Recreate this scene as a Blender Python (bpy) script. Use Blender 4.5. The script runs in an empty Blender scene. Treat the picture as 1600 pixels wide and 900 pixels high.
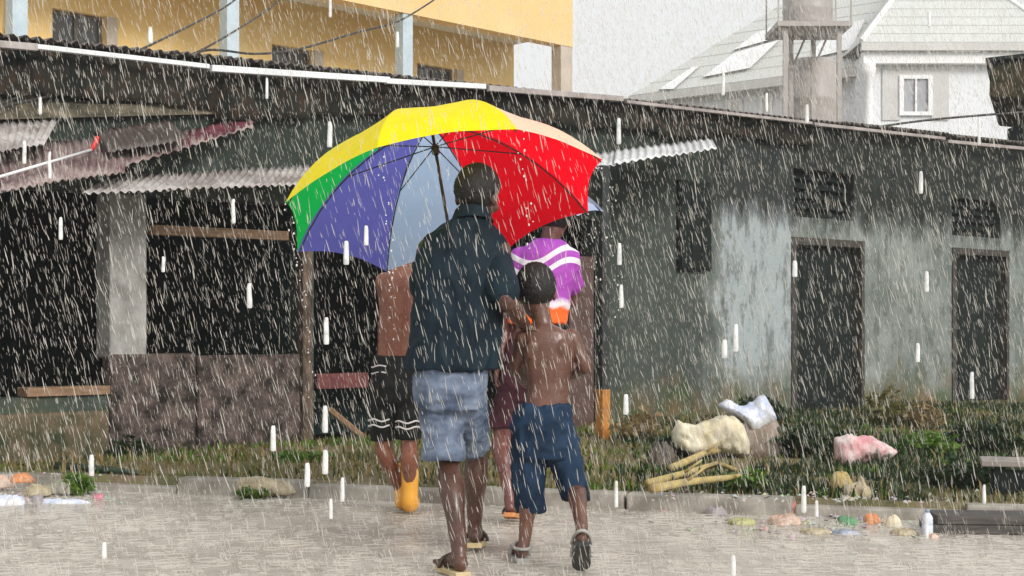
import bpy, bmesh, math, random
from mathutils import Vector, Matrix, Euler, noise as mnoise
R = math.radians
rng = random.Random(7)
SC = bpy.context.scene
COL = SC.collection

# ------------------------------------------------------------------ camera
F = 1600 * 50 / 36.0          # focal length in photo pixels
CAMZ, HZ = 1.05, 507.0        # camera height, photo row of the horizon
cam_d = bpy.data.cameras.new('camera'); cam_d.lens = 50; cam_d.sensor_width = 36
cam_d.shift_y = (HZ - 450) / 1600.0; cam_d.clip_start = 0.05; cam_d.clip_end = 2000
cam = bpy.data.objects.new('camera', cam_d); COL.objects.link(cam)
cam.location = (0, 0, CAMZ); cam.rotation_euler = (R(90), 0, 0)
SC.camera = cam

# ------------------------------------------------------------------ sky, sun, exposure
SUN_EL, SUN_AZ = R(30), R(145)     # soft brightness from behind the camera, to the right
w = bpy.data.worlds.new('World'); SC.world = w; w.use_nodes = True
nt = w.node_tree; nt.nodes.clear()
sky = nt.nodes.new('ShaderNodeTexSky'); sky.sky_type = 'NISHITA'; sky.sun_disc = False
sky.sun_elevation = SUN_EL; sky.sun_rotation = SUN_AZ; sky.dust_density = 6.0; sky.air_density = 1.2
hs = nt.nodes.new('ShaderNodeHueSaturation'); hs.inputs['Saturation'].default_value = 0.06
mixc = nt.nodes.new('ShaderNodeMix'); mixc.data_type = 'RGBA'; mixc.inputs['Factor'].default_value = 0.72
mixc.inputs['B'].default_value = (7.2, 7.35, 7.4, 1)
bg = nt.nodes.new('ShaderNodeBackground'); bg.inputs['Strength'].default_value = 0.10
wo = nt.nodes.new('ShaderNodeOutputWorld')
nt.links.new(sky.outputs[0], hs.inputs['Color']); nt.links.new(hs.outputs[0], mixc.inputs['A'])
nt.links.new(mixc.outputs['Result'], bg.inputs['Color']); nt.links.new(bg.outputs[0], wo.inputs['Surface'])
sun_d = bpy.data.lights.new('sun', 'SUN'); sun_d.energy = 1.5; sun_d.angle = R(20); sun_d.color = (1, 0.96, 0.9)
sun = bpy.data.objects.new('sun', sun_d); COL.objects.link(sun)
sun.rotation_euler = (R(90) - SUN_EL, 0, R(180) - SUN_AZ); sun.location = (0, 0, 30)
SC.view_settings.view_transform = 'Standard'; SC.view_settings.look = 'None'
SC.view_settings.exposure = 0.55; SC.view_settings.gamma = 1.0; SC.view_settings.use_curve_mapping = False
SC.render.engine = 'CYCLES'
SC.cycles.use_denoising = True
SC.cycles.max_bounces = 6; SC.cycles.diffuse_bounces = 3; SC.cycles.transparent_max_bounces = 24
SC.cycles.volume_bounces = 1

# ------------------------------------------------------------------ helpers
def P(px, py, Y):
    return Vector(((px - 800) / F * Y, Y, CAMZ - (py - HZ) / F * Y))
def G(px, py, z=0.0):
    return P(px, py, F * (CAMZ - z) / (py - HZ))
def lerp(a, b, t): return a + (b - a) * t

class Frame:
    """a vertical plane through two ground points, local x along it, local -y towards the camera"""
    def __init__(s, a, b):
        s.O = Vector((a[0], a[1], 0)); d = Vector((b[0] - a[0], b[1] - a[1], 0)).normalized()
        s.u = d; s.n = Vector((d.y, -d.x, 0)); s.c0 = s.n.dot(s.O); s.rz = math.atan2(d.y, d.x)
    def at(s, px, py=HZ, off=0.0):
        c = s.c0 + off
        Y = c / (s.n.x * (px - 800) / F + s.n.y)
        p = P(px, py, Y)
        return Vector(((p - s.O).dot(s.u), -off, p.z))
    def x(s, px, off=0.0): return s.at(px, HZ, off).x
    def world(s, v): return s.O + s.u * v[0] - s.n * v[1] + Vector((0, 0, v[2]))

class MB:
    def __init__(s): s.v = []; s.f = []
    def add(s, vs, fs):
        n = len(s.v); s.v += [Vector(v) for v in vs]; s.f += [tuple(i + n for i in f) for f in fs]; return s
    def box(s, x0, x1, y0, y1, z0, z1, z0b=None, z1b=None):
        z0b = z0 if z0b is None else z0b; z1b = z1 if z1b is None else z1b
        return s.add([(x0,y0,z0),(x1,y0,z0b),(x1,y1,z0b),(x0,y1,z0),(x0,y0,z1),(x1,y0,z1b),(x1,y1,z1b),(x0,y1,z1)],
              [(0,3,2,1),(4,5,6,7),(0,1,5,4),(1,2,6,5),(2,3,7,6),(3,0,4,7)])
    def hexa(s, b, t):
        """b, t: four points each (bottom ring, top ring)"""
        return s.add(list(b) + list(t), [(0,3,2,1),(4,5,6,7),(0,1,5,4),(1,2,6,5),(2,3,7,6),(3,0,4,7)])
    def loft(s, rings, cap=True):
        n = len(rings[0]); vs = [p for r in rings for p in r]; fs = []
        for i in range(len(rings) - 1):
            for k in range(n):
                a, b = i*n + k, i*n + (k+1) % n
                fs.append((a, b, b+n, a+n))
        if cap:
            fs.append(tuple(reversed(range(n)))); fs.append(tuple(range((len(rings)-1)*n, len(rings)*n)))
        return s.add(vs, fs)
    def tube(s, pts, rad, n=8, cap=True):
        pts = [Vector(p) for p in pts]
        if not isinstance(rad, (list, tuple)): rad = [rad] * len(pts)
        rings = []; prev = None
        for i, p in enumerate(pts):
            d = (pts[min(i+1, len(pts)-1)] - pts[max(i-1, 0)]).normalized()
            if prev is None:
                a = d.orthogonal().normalized()
            else:
                a = (prev - d * prev.dot(d)); a = a.normalized() if a.length > 1e-6 else d.orthogonal().normalized()
            prev = a; b = d.cross(a)
            rings.append([p + (a*math.cos(2*math.pi*k/n) + b*math.sin(2*math.pi*k/n)) * rad[i] for k in range(n)])
        return s.loft(rings, cap)
    def ell(s, c, r, rot=None, nu=14, nv=10):
        m = rot if rot is not None else Matrix.Identity(3)
        c = Vector(c); vs = [c + m @ Vector((0, 0, r[2]))]; fs = []
        for j in range(1, nv):
            th = math.pi * j / nv
            for i in range(nu):
                ph = 2*math.pi*i/nu
                vs.append(c + m @ Vector((r[0]*math.sin(th)*math.cos(ph), r[1]*math.sin(th)*math.sin(ph), r[2]*math.cos(th))))
        vs.append(c + m @ Vector((0, 0, -r[2])))
        for i in range(nu):
            fs.append((0, 1+i, 1+(i+1) % nu))
            e = len(vs)-1; b = 1+(nv-2)*nu
            fs.append((e, b+(i+1) % nu, b+i))
        for j in range(nv-2):
            for i in range(nu):
                a = 1+j*nu+i; b = 1+j*nu+(i+1) % nu
                fs.append((a, a+nu, b+nu, b))
        return s.add(vs, fs)
    def build(s, name, mat, parent=None, world=False, smooth=False, bevel=0.0, fix=True):
        me = bpy.data.meshes.new(name)
        vs = s.v
        if world and parent is not None:
            mw = Matrix.Identity(4); q = parent
            while q is not None:
                mw = Matrix.Translation(q.location) @ q.rotation_euler.to_matrix().to_4x4() @ mw; q = q.parent
            mi = mw.inverted()
            vs = [mi @ v for v in vs]
        me.from_pydata([tuple(v) for v in vs], [], s.f)
        if fix:
            bm = bmesh.new(); bm.from_mesh(me); bmesh.ops.recalc_face_normals(bm, faces=bm.faces); bm.to_mesh(me); bm.free()
        if smooth: me.polygons.foreach_set('use_smooth', [True] * len(me.polygons))
        me.materials.append(mat)
        o = bpy.data.objects.new(name, me); COL.objects.link(o); o.parent = parent
        if bevel:
            b = o.modifiers.new('bevel', 'BEVEL'); b.width = bevel; b.segments = 2; b.limit_method = 'ANGLE'
        return o

def thing(name, label, cat, loc=(0, 0, 0), rz=0.0, group=None):
    o = bpy.data.objects.new(name, None); COL.objects.link(o); o.empty_display_size = 0.2
    o.location = loc; o.rotation_euler = (0, 0, rz)
    return tag(o, label, cat, group)
def tag(o, label=None, cat=None, group=None, kind=None):
    if label: o['label'] = label
    if cat: o['category'] = cat
    if group: o['group'] = group
    if kind: o['kind'] = kind
    return o

# ------------------------------------------------------------------ materials
class Mat:
    def __init__(s, name, rough=0.7, spec=0.5, metal=0.0):
        s.m = bpy.data.materials.new(name); s.m.use_nodes = True
        s.t = s.m.node_tree; s.b = s.t.nodes['Principled BSDF']
        s.b.inputs['Roughness'].default_value = rough; s.b.inputs['Metallic'].default_value = metal
        s.b.inputs['Specular IOR Level'].default_value = spec
        s.tc = s.t.nodes.new('ShaderNodeTexCoord')
    def link(s, a, b): s.t.links.new(a, b)
    def vec(s, scale=(1, 1, 1), loc=(0, 0, 0)):
        mp = s.t.nodes.new('ShaderNodeMapping'); mp.inputs['Scale'].default_value = scale; mp.inputs['Location'].default_value = loc
        s.link(s.tc.outputs['Object'], mp.inputs['Vector']); return mp.outputs[0]
    def noise(s, scale=5, detail=5, rough=0.6, vs=(1, 1, 1), loc=(0, 0, 0), dist=0.0):
        n = s.t.nodes.new('ShaderNodeTexNoise'); n.inputs['Scale'].default_value = scale
        n.inputs['Detail'].default_value = detail; n.inputs['Roughness'].default_value = rough; n.inputs['Distortion'].default_value = dist
        s.link(s.vec(vs, loc), n.inputs['Vector']); return n.outputs['Fac']
    def vor(s, scale=5, vs=(1, 1, 1), feat='F1', out='Distance'):
        n = s.t.nodes.new('ShaderNodeTexVoronoi'); n.inputs['Scale'].default_value = scale; n.feature = feat
        s.link(s.vec(vs), n.inputs['Vector']); return n.outputs[out]
    def ramp(s, fac, stops):
        r = s.t.nodes.new('ShaderNodeValToRGB'); e = r.color_ramp.elements
        while len(e) < len(stops): e.new(0.5)
        for k, (p, c) in enumerate(stops):
            e[k].position = p; e[k].color = (c, c, c, 1) if isinstance(c, (int, float)) else (*c, 1)
        s.link(fac, r.inputs[0]); return r.outputs[0]
    def mix(s, fac, a, b):
        m = s.t.nodes.new('ShaderNodeMix'); m.data_type = 'RGBA'
        for v, k in ((fac, 'Factor'), (a, 'A'), (b, 'B')):
            i = m.inputs[k] if k != 'Factor' else m.inputs[0]
            if isinstance(v, tuple): i.default_value = (*v, 1)
            elif isinstance(v, (int, float)): i.default_value = v
            else: s.link(v, i)
        return m.outputs['Result']
    def math(s, op, a, b=0.0):
        m = s.t.nodes.new('ShaderNodeMath'); m.operation = op
        for k, v in enumerate((a, b)):
            if isinstance(v, (int, float)): m.inputs[k].default_value = v
            else: s.link(v, m.inputs[k])
        return m.outputs[0]
    def axis(s, k):
        x = s.t.nodes.new('ShaderNodeSeparateXYZ'); s.link(s.tc.outputs['Object'], x.inputs[0]); return x.outputs[k]
    def rng(s, v, a, b):
        m = s.t.nodes.new('ShaderNodeMapRange'); m.inputs[1].default_value = a; m.inputs[2].default_value = b
        s.link(v, m.inputs[0]); return m.outputs[0]
    def color(s, c):
        if isinstance(c, tuple): s.b.inputs['Base Color'].default_value = (*c, 1)
        else: s.link(c, s.b.inputs['Base Color'])
        return s
    def rough(s, v): s.link(v, s.b.inputs['Roughness']); return s
    def bump(s, h, strength=0.4, dist=0.02):
        b = s.t.nodes.new('ShaderNodeBump'); b.inputs['Strength'].default_value = strength; b.inputs['Distance'].default_value = dist
        s.link(h, b.inputs['Height']); s.link(b.outputs[0], s.b.inputs['Normal']); return s

def worn(name, c1, c2, scale=6, rough=0.6, bump=0.3, vs=(1, 1, 1), spec=0.5, metal=0.0, dist=0.01, lo=0.35, hi=0.68):
    m = Mat(name, rough, spec, metal)
    n = m.noise(scale, 6, 0.62, vs)
    m.color(m.mix(m.ramp(n, [(lo, 0.0), (hi, 1.0)]), c1, c2))
    if bump: m.bump(m.noise(scale * 4, 5, 0.65, vs), bump, dist)
    return m.m

def cloth(name, c1, c2, transl=0.0, scale=14, rough=0.75, bump=0.35):
    m = Mat(name, rough, 0.12)
    col = m.mix(m.ramp(m.noise(scale, 5, 0.6), [(0.3, 0.0), (0.7, 1.0)]), c1, c2)
    m.color(col); m.bump(m.noise(scale * 3, 4, 0.6), bump, 0.006)
    if transl:
        tr = m.t.nodes.new('ShaderNodeBsdfTranslucent'); m.link(col, tr.inputs['Color'])
        mx = m.t.nodes.new('ShaderNodeMixShader'); mx.inputs[0].default_value = transl
        m.link(m.b.outputs[0], mx.inputs[1]); m.link(tr.outputs[0], mx.inputs[2])
        m.link(mx.outputs[0], m.t.nodes['Material Output'].inputs['Surface'])
    return m.m

def wall_mat():
    m = Mat('stained_plaster', 0.8, 0.15)
    z, x = m.axis(2), m.axis(0)
    base = m.mix(m.ramp(m.noise(1.3, 6, 0.6), [(0.35, 0.0), (0.65, 1.0)]), (0.14, 0.165, 0.15), (0.27, 0.295, 0.28))
    # bluish pale repaint patch left of the first door, with an uneven outline
    wob = m.math('MULTIPLY', m.math('SUBTRACT', m.noise(2.6, 9, 0.72, (1.4, 1, 0.7)), 0.5), 1.5)
    px_ = m.math('ABSOLUTE', m.math('SUBTRACT', m.math('ADD', x, wob), PATCH_X))
    patch = m.math('MULTIPLY', m.rng(px_, 0.56, 0.48), m.rng(m.math('ADD', z, wob), 0.35, 0.75))
    base = m.mix(m.math('MULTIPLY', patch, 0.75), base, (0.40, 0.45, 0.47))
    # black mould running down from the eave in streaks
    st = m.math('ADD', m.math('MULTIPLY', m.noise(1.0, 8, 0.72, (3.4, 1, 0.5)), 0.7), m.math('MULTIPLY', m.noise(5.0, 8, 0.75, (2.5, 1, 0.5)), 0.3))
    run = m.math('ADD', m.rng(z, 1.8, 2.75), m.math('MULTIPLY', m.math('SUBTRACT', st, 0.5), 1.9))
    mould = m.ramp(run, [(0.30, 0.0), (0.40, 0.55), (0.62, 1.0)])
    base = m.mix(m.math('MULTIPLY', mould, 0.95), base, m.mix(m.ramp(m.noise(6, 6, 0.7, (1.6, 1, 0.6)), [(0.4, 0.0), (0.7, 1.0)]), (0.004, 0.007, 0.006), (0.024, 0.025, 0.020)))
    # damp dark end of the wall towards the stall
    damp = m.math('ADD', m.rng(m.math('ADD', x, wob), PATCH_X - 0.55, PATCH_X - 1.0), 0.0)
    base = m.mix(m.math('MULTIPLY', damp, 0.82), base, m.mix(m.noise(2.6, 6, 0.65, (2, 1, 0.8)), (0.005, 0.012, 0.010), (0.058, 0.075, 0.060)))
    # moss and splashed mud along the foot
    foot = m.math('ADD', m.rng(z, 0.95, 0.0), m.math('MULTIPLY', m.math('SUBTRACT', m.noise(2.4, 6, 0.65), 0.5), 1.5))
    fc = m.mix(m.ramp(m.noise(3.5, 5), [(0.4, 0.0), (0.6, 1.0)]), (0.055, 0.085, 0.022), (0.19, 0.12, 0.055))
    base = m.mix(m.math('MULTIPLY', m.ramp(foot, [(0.4, 0.0), (0.85, 1.0)]), 0.85), base, fc)
    blot = m.ramp(m.noise(4.5, 9, 0.75, (1.6, 1, 0.6), (3, 0, 8)), [(0.50, 0.0), (0.60, 1.0)])
    base = m.mix(m.math('MULTIPLY', blot, 0.55), base, (0.045, 0.055, 0.045))
    pale = m.ramp(m.noise(6.5, 9, 0.75, (1, 1, 0.8), (9, 0, 2)), [(0.58, 0.0), (0.63, 1.0)])
    base = m.mix(m.math('MULTIPLY', m.math('MULTIPLY', pale, 0.5), m.math('MULTIPLY', m.math('SUBTRACT', 1.0, mould), m.math('SUBTRACT', 1.0, m.math('MULTIPLY', damp, 0.8)))), base, (0.42, 0.44, 0.41))
    m.color(base); m.bump(m.noise(22, 6, 0.7), 0.8, 0.03)
    m.rough(m.ramp(st, [(0.3, 0.45), (0.7, 0.8)]))
    return m.m

def tin(name, c1, c2, rust=(0.16, 0.07, 0.04), amt=0.5, rough=0.45, spec=0.5):
    m = Mat(name, rough, spec)
    n = m.noise(2.2, 6, 0.65); n2 = m.noise(9, 5, 0.7)
    c = m.mix(m.ramp(n, [(0.38, 0.0), (0.62, 1.0)]), c1, c2)
    c = m.mix(m.math('MULTIPLY', m.ramp(n2, [(0.5, 0.0), (0.68, 1.0)]), amt), c, rust)
    m.color(c); m.bump(n2, 0.3, 0.01); return m.m

# ==================================================================  THE SETTING
# kerb line on the ground
KA, KB = Vector((-2.63, 8.98, 0)), Vector((2.53, 7.51, 0))
KD = (KB - KA).normalized(); KN = Vector((-KD.y, KD.x, 0))     # KN points to the buildings
def kp(s, t, z=0.0): return KA + KD * s + KN * t + Vector((0, 0, z))

m_ground = worn('wet_mud', (0.10, 0.08, 0.055), (0.16, 0.14, 0.10), 1.2, 0.6, 0.5, dist=0.04)
g = MB(); g.add([(-300,-60,-0.03),(300,-60,-0.03),(300,600,-0.03),(-300,600,-0.03)], [(0,1,2,3)])
tag(g.build('ground', m_ground), kind='structure')

mr = Mat('rain_beaten_road', 0.45, 0.5)
rn = mr.noise(7, 7, 0.7); rn2 = mr.noise(1.1, 5, 0.6); rn3 = mr.noise(26, 4, 0.7, (0.5, 1.0, 1))
rc = mr.mix(mr.ramp(rn2, [(0.35, 0.0), (0.65, 1.0)]), (0.44, 0.395, 0.34), (0.57, 0.525, 0.465))
rc = mr.mix(mr.math('MULTIPLY', mr.ramp(rn, [(0.46, 0.0), (0.62, 1.0)]), 0.5), rc, (0.33, 0.285, 0.235))
rs_ = mr.noise(11, 5, 0.7, (0.16, 1.0, 1)); rc = mr.mix(mr.math('MULTIPLY', mr.ramp(rs_, [(0.5, 0.0), (0.68, 1.0)]), 0.55), rc, (0.68, 0.63, 0.56)); rc = mr.mix(mr.math('MULTIPLY', mr.ramp(mr.noise(13, 5, 0.7, (0.18, 1.0, 1), (5, 3, 0)), [(0.54, 0.0), (0.7, 1.0)]), 0.6), rc, (0.27, 0.225, 0.18))  # stretched pale and dark streaks put ripple glints into the colour
mr.color(rc)
mr.rough(mr.ramp(mr.noise(1.7, 5, 0.6, (0.5, 1, 1), (2, 7, 0)), [(0.42, 0.05), (0.62, 0.32)]))
mr.bump(mr.math('ADD', mr.math('MULTIPLY', rn, 1.0), mr.math('MULTIPLY', rn3, 0.8)), 0.55, 0.022)
g = MB(); nx, ny = 60, 24
vs = [kp(lerp(-18, 22, i/nx), lerp(-14, 0.05, j/ny), 0.0) for j in range(ny+1) for i in range(nx+1)]
for v in vs: v.z = 0.006 * mnoise.noise(v * 0.8)
g.add(vs, [(j*(nx+1)+i, j*(nx+1)+i+1, (j+1)*(nx+1)+i+1, (j+1)*(nx+1)+i) for j in range(ny) for i in range(nx)])
tag(g.build('road', mr.m, smooth=True), kind='structure')

mv = Mat('muddy_verge', 0.7, 0.4)
vn = mv.noise(1.4, 6, 0.65); vn2 = mv.noise(9, 6, 0.7)
vc = mv.mix(mv.ramp(vn, [(0.38, 0.0), (0.6, 1.0)]), (0.075, 0.085, 0.03), (0.20, 0.15, 0.095))
vc = mv.mix(mv.math('MULTIPLY', mv.ramp(vn2, [(0.45, 0.0), (0.6, 1.0)]), 0.6), vc, (0.16, 0.15, 0.045))
mv.color(vc); mv.bump(vn2, 0.8, 0.04)
def verge_z(p):
    t = (p - KA).dot(KN)
    return 0.085 + 0.035 * mnoise.noise(Vector((p.x*1.3, p.y*1.3, 0))) * min(1, max(0, (t-0.1)/0.4)) + 0.012 * mnoise.noise(Vector((p.x*5, p.y*5, 3)))
g = MB(); nx, ny = 130, 80
vs = [kp(lerp(-12, 16, i/nx), lerp(0.10, 17, (j/ny)**1.4), 0.0) for j in range(ny+1) for i in range(nx+1)]
for v in vs: v.z = verge_z(v)
for i in range(nx+1): vs[i].z = -0.06; vs[nx+1+i] = kp(lerp(-12, 16, i/nx), 0.115, 0.088)
g.add(vs, [(j*(nx+1)+i, j*(nx+1)+i+1, (j+1)*(nx+1)+i+1, (j+1)*(nx+1)+i) for j in range(ny) for i in range(nx)])
tag(g.build('verge', mv.m, smooth=True), kind='structure')

# kerb of separate stones
m_kerb = worn('old_kerb_concrete', (0.20, 0.18, 0.15), (0.40, 0.37, 0.32), 5, 0.6, 0.5)
kerb = bpy.data.objects.new('kerb', None); COL.objects.link(kerb); tag(kerb, kind='structure')
s = -6.0
while s < 8.5:
    L = rng.uniform(0.85, 1.05); h = 0.10 + rng.uniform(-0.018, 0.012)
    if -0.75 < s < -0.05 or 3.9 < s < 4.5: h -= 0.045          # sunk, broken stones
    k = MB(); dz = rng.uniform(-0.008, 0.008); j = rng.uniform(-0.012, 0.012)
    a, b = s + 0.008, s + L - 0.008
    k.hexa([kp(a, j, -0.05), kp(b, j, -0.05), kp(b, 0.14+j, -0.05), kp(a, 0.14+j, -0.05)],
           [kp(a, 0.012+j, h), kp(b, 0.012+j, h+dz), kp(b, 0.14+j, h+dz), kp(a, 0.14+j, h)])
    k.build('kerb_stone', m_kerb, kerb, bevel=0.012)
    s += L

# ------------------------------------------------------------------ the long low building
LB = Frame((-800/223.0*1.0, F/223.0), (800/119.0, F/119.0))
PATCH_X = LB.x(1185)
m_wall = wall_mat()
m_conc = worn('bare_concrete', (0.17, 0.165, 0.15), (0.38, 0.37, 0.35), 5, 0.7, 0.6)
m_stucco = worn('rough_cast_brown_stucco', (0.018, 0.015, 0.013), (0.17, 0.125, 0.11), 9, 0.8, 1.0, dist=0.03, spec=0.2)
m_inner = worn('shadow_teal_inner_wall', (0.006, 0.020, 0.018), (0.012, 0.032, 0.029), 3, 0.9, 0.2, spec=0.1)  # near-black teal: the deep shade of the stalls put into the colour
m_timber = worn('weathered_timber', (0.17, 0.095, 0.05), (0.30, 0.19, 0.11), 5, 0.7, 0.5, (1, 6, 6))
m_dark_timber = worn('dark_wet_timber', (0.006, 0.011, 0.010), (0.012, 0.018, 0.016), 5, 0.7, 0.4, (1, 6, 1), spec=0.15)
m_maroon = worn('maroon_painted_board', (0.10, 0.018, 0.02), (0.16, 0.045, 0.04), 6, 0.55, 0.3)
m_flash = worn('pale_metal_edge', (0.62, 0.64, 0.65), (0.78, 0.79, 0.8), 3, 0.35, 0.1)
m_greyedge = worn('dull_roof_edge', (0.24, 0.20, 0.19), (0.42, 0.38, 0.36), 4, 0.5, 0.3)
m_tin_grey = tin('grey_corrugated_tin', (0.26, 0.23, 0.215), (0.55, 0.52, 0.50), (0.14, 0.085, 0.06), 0.75)
m_tin_white = tin('pale_corrugated_tin', (0.55, 0.56, 0.56), (0.75, 0.76, 0.76), (0.3, 0.22, 0.17), 0.35)
m_tin_pink = tin('faded_pink_tin', (0.14, 0.085, 0.085), (0.36, 0.29, 0.27), (0.10, 0.025, 0.035), 0.85)
m_tin_dark = tin('dark_roof_tin', (0.06, 0.05, 0.045), (0.12, 0.10, 0.09), (0.09, 0.05, 0.035), 0.5)

lb = thing('low_building', 'long low mould-stained building with dark stall openings and two doorways across the road', 'building', LB.O, LB.rz)
XL, XR = LB.x(-170), LB.x(1800)
x_at0, x_at1 = LB.x(0), LB.x(1600)
def ztop(x): return lerp(3.03, 3.38, (x - x_at0) / (x_at1 - x_at0))
def zz(px, py, off=0): return LB.at(px, py, off).z
OP = [  # openings in the wall: x0, x1, z0, z1
    (LB.x(-140), LB.x(474), 0.53, 2.02),
    (LB.x(490), LB.x(930), 0.0, 2.05),
    (LB.x(1236), LB.x(1350), 0.0, zz(1290, 373)),
    (LB.x(1487), LB.x(1576), 0.0, zz(1530, 389)),
    (LB.x(1240), LB.x(1334), zz(1290, 342), zz(1290, 268)),
    (LB.x(1487), LB.x(1563), zz(1525, 370), zz(1525, 312)),
]
cuts = sorted({XL, XR, *[o[0] for o in OP], *[o[1] for o in OP]})
wl = MB()
for a, b in zip(cuts, cuts[1:]):
    mid = (a + b) / 2
    holes = sorted([(o[2], o[3]) for o in OP if o[0] - 1e-6 <= mid <= o[1] + 1e-6])
    z = -0.05
    for h0, h1 in holes:
        if h0 > z + 0.01: wl.box(a, b, 0, 0.2, z, h0)
        z = h1
    wl.box(a, b, 0, 0.2, z, ztop(a), None, ztop(b))
wl.build('front_wall', m_wall, lb)
# shell behind the openings
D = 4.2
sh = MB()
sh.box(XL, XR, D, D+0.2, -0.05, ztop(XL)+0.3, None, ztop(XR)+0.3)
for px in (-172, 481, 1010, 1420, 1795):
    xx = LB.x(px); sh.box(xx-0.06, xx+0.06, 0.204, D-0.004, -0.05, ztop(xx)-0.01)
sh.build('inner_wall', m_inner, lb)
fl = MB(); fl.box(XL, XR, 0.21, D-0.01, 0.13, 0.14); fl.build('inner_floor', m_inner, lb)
# roof of tin sheets, seen edge on, with a pale flashing along the near part
def corrugated(p00, p10, p01, p11, waves, amp=0.018, thick=0.004, rows=5, per=6, rag=0.0, seed=1):
    """p00-p10 upper edge, p01-p11 lower edge, ridges run from upper to lower"""
    r_ = random.Random(seed); m = MB(); n = waves * per
    p00, p10, p01, p11 = map(Vector, (p00, p10, p01, p11))
    nrm = ((p10 - p00).cross(p01 - p00)).normalized()
    if nrm.z < 0: nrm = -nrm
    lastw = -1; ext = 0
    def pt(i, j, off):
        a = i / n; b = j / rows
        e = exts[i // (per * 5)] if j == rows else 0
        p = p00.lerp(p10, a).lerp(p01.lerp(p11, a), b + e)
        return p + nrm * (amp * math.sin(2*math.pi*i/per) + off + sag[i // (per*5)] * math.sin(b*math.pi))
    exts = [r_.uniform(-rag, rag) for _ in range(n // (per*5) + 2)]
    sag = [r_.uniform(-0.02, 0.012) for _ in range(n // (per*5) + 2)]
    for off in (0, -thick):
        base = len(m.v)
        m.v += [pt(i, j, off) for j in range(rows+1) for i in range(n+1)]
        m.f += [(base+j*(n+1)+i, base+j*(n+1)+i+1, base+(j+1)*(n+1)+i+1, base+(j+1)*(n+1)+i) for j in range(rows) for i in range(n)]
    k = (rows+1)*(n+1)
    for j0 in (0, rows):
        m.f += [(j0*(n+1)+i, j0*(n+1)+i+1, k+j0*(n+1)+i+1, k+j0*(n+1)+i) for i in range(n)]
    return m
xs = [XL]
while xs[-1] < XR: xs.append(xs[-1] + rng.uniform(1.7, 2.2))
for i in range(len(xs)-1):
    a, b = xs[i], xs[i+1] + 0.06
    za, zb = ztop(a) + 0.03 + 0.006*(i % 2), ztop(b) + 0.03 + 0.006*(i % 2)
    o = rng.uniform(-0.03, 0.03)
    corrugated((a, D+0.3, za+0.35), (b, D+0.3, zb+0.35), (a, -0.16+o, za), (b, -0.16+o, zb), 22, 0.014, rows=3, seed=i).build('roof_sheet', m_tin_dark, lb, smooth=True)
def edge_piece(px0, px1, py0, py1, th, mat, off=0.2):
    a, b = LB.at(px0, py0, off), LB.at(px1, py1, off)
    m = MB(); m.hexa([(a.x, -off, a.z-th), (b.x, -off, b.z-th), (b.x, -off+0.05, b.z-th), (a.x, -off+0.05, a.z-th)],
                     [(a.x, -off, a.z), (b.x, -off, b.z), (b.x, -off+0.05, b.z), (a.x, -off+0.05, a.z)])
    m.build('roof_edge_strip', mat, lb, bevel=0.004)
edge_piece(-120, 60, 52, 68, 0.05, m_greyedge); edge_piece(55, 328, 68, 100, 0.035, m_flash); edge_piece(332, 610, 101, 120, 0.05, m_flash)
edge_piece(605, 760, 122, 131, 0.045, m_flash, 0.21); edge_piece(765, 975, 133, 150, 0.05, m_greyedge); edge_piece(980, 1270, 156, 190, 0.03, m_greyedge)
edge_piece(1274, 1478, 191, 214, 0.035, m_greyedge); edge_piece(1482, 1650, 218, 234, 0.04, m_greyedge)
def roof_py(px):
    pts = [(-170, 46), (0, 62), (600, 120), (975, 152), (1270, 190), (1700, 236)]
    for (a, b), (c_, d_) in zip(pts, pts[1:]):
        if px <= c_: return lerp(b, d_, (px-a)/(c_-a))
stops = [-130, 40, 175, 330, 470, 640, 790, 960, 1100, 1260]
m_clad = tin('rusty_dark_cladding', (0.006, 0.009, 0.008), (0.030, 0.027, 0.022), (0.065, 0.034, 0.02), 0.6, 0.8, 0.1)
for i, (p0, p1) in enumerate(zip(stops, stops[1:])):
    hh = [lerp(84, 30, max(0, p_)/1260) + rng.uniform(-9, 9) for p_ in (p0, p1)]; o_ = 0.03 + 0.018*(i % 2)
    corrugated(LB.at(p0, roof_py(p0)+9, o_), LB.at(p1+14, roof_py(p1+14)+9, o_), LB.at(p0+rng.uniform(-6, 6), roof_py(p0)+9+hh[0], o_+0.05), LB.at(p1+14, roof_py(p1)+9+hh[1], o_+0.06), 10, 0.009, rows=6, rag=0.10, seed=90+i).build('cladding_sheet', m_clad, lb, smooth=True)
# ledge on the upper wall, stall pillar, lintel, parapet panels, sills
a, b = LB.at(-120, 168), LB.at(392, 172)
q = MB(); q.hexa([(a.x,-0.07,a.z-0.10),(b.x,-0.07,b.z-0.03),(b.x,0.0,b.z-0.03),(a.x,0.0,a.z-0.10)],
                 [(a.x,-0.05,a.z+0.03),(b.x,-0.05,b.z+0.03),(b.x,0.0,b.z+0.06),(a.x,0.0,a.z+0.06)])
q.build('wall_ledge', worn('mossy_ledge', (0.035, 0.035, 0.026), (0.20, 0.17, 0.12), 4, 0.8, 0.8, (1, 1, 3), spec=0.1), lb)
a, b = LB.at(171, 352, 0.02), LB.at(229, 556, 0.02)
q = MB(); q.box(a.x, b.x, -0.03, 0.22, 0.80, 2.02); q.build('pillar', m_conc, lb, bevel=0.015)
a, b = LB.at(238, 361, 0.04), LB.at(452, 368, 0.04)
q = MB(); q.box(a.x, b.x, -0.04, 0.05, 1.725, 1.80); q.build('lintel_beam', m_timber, lb, bevel=0.006)
for p0, p1, zt in ((174, 307, 0.83), (310, 472, 0.81)):
    q = MB(); q.box(LB.x(p0, 0.05), LB.x(p1, 0.05), -0.05, 0.12, -0.05, zt); q.build('parapet_panel', m_stucco, lb, bevel=0.02)
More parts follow.
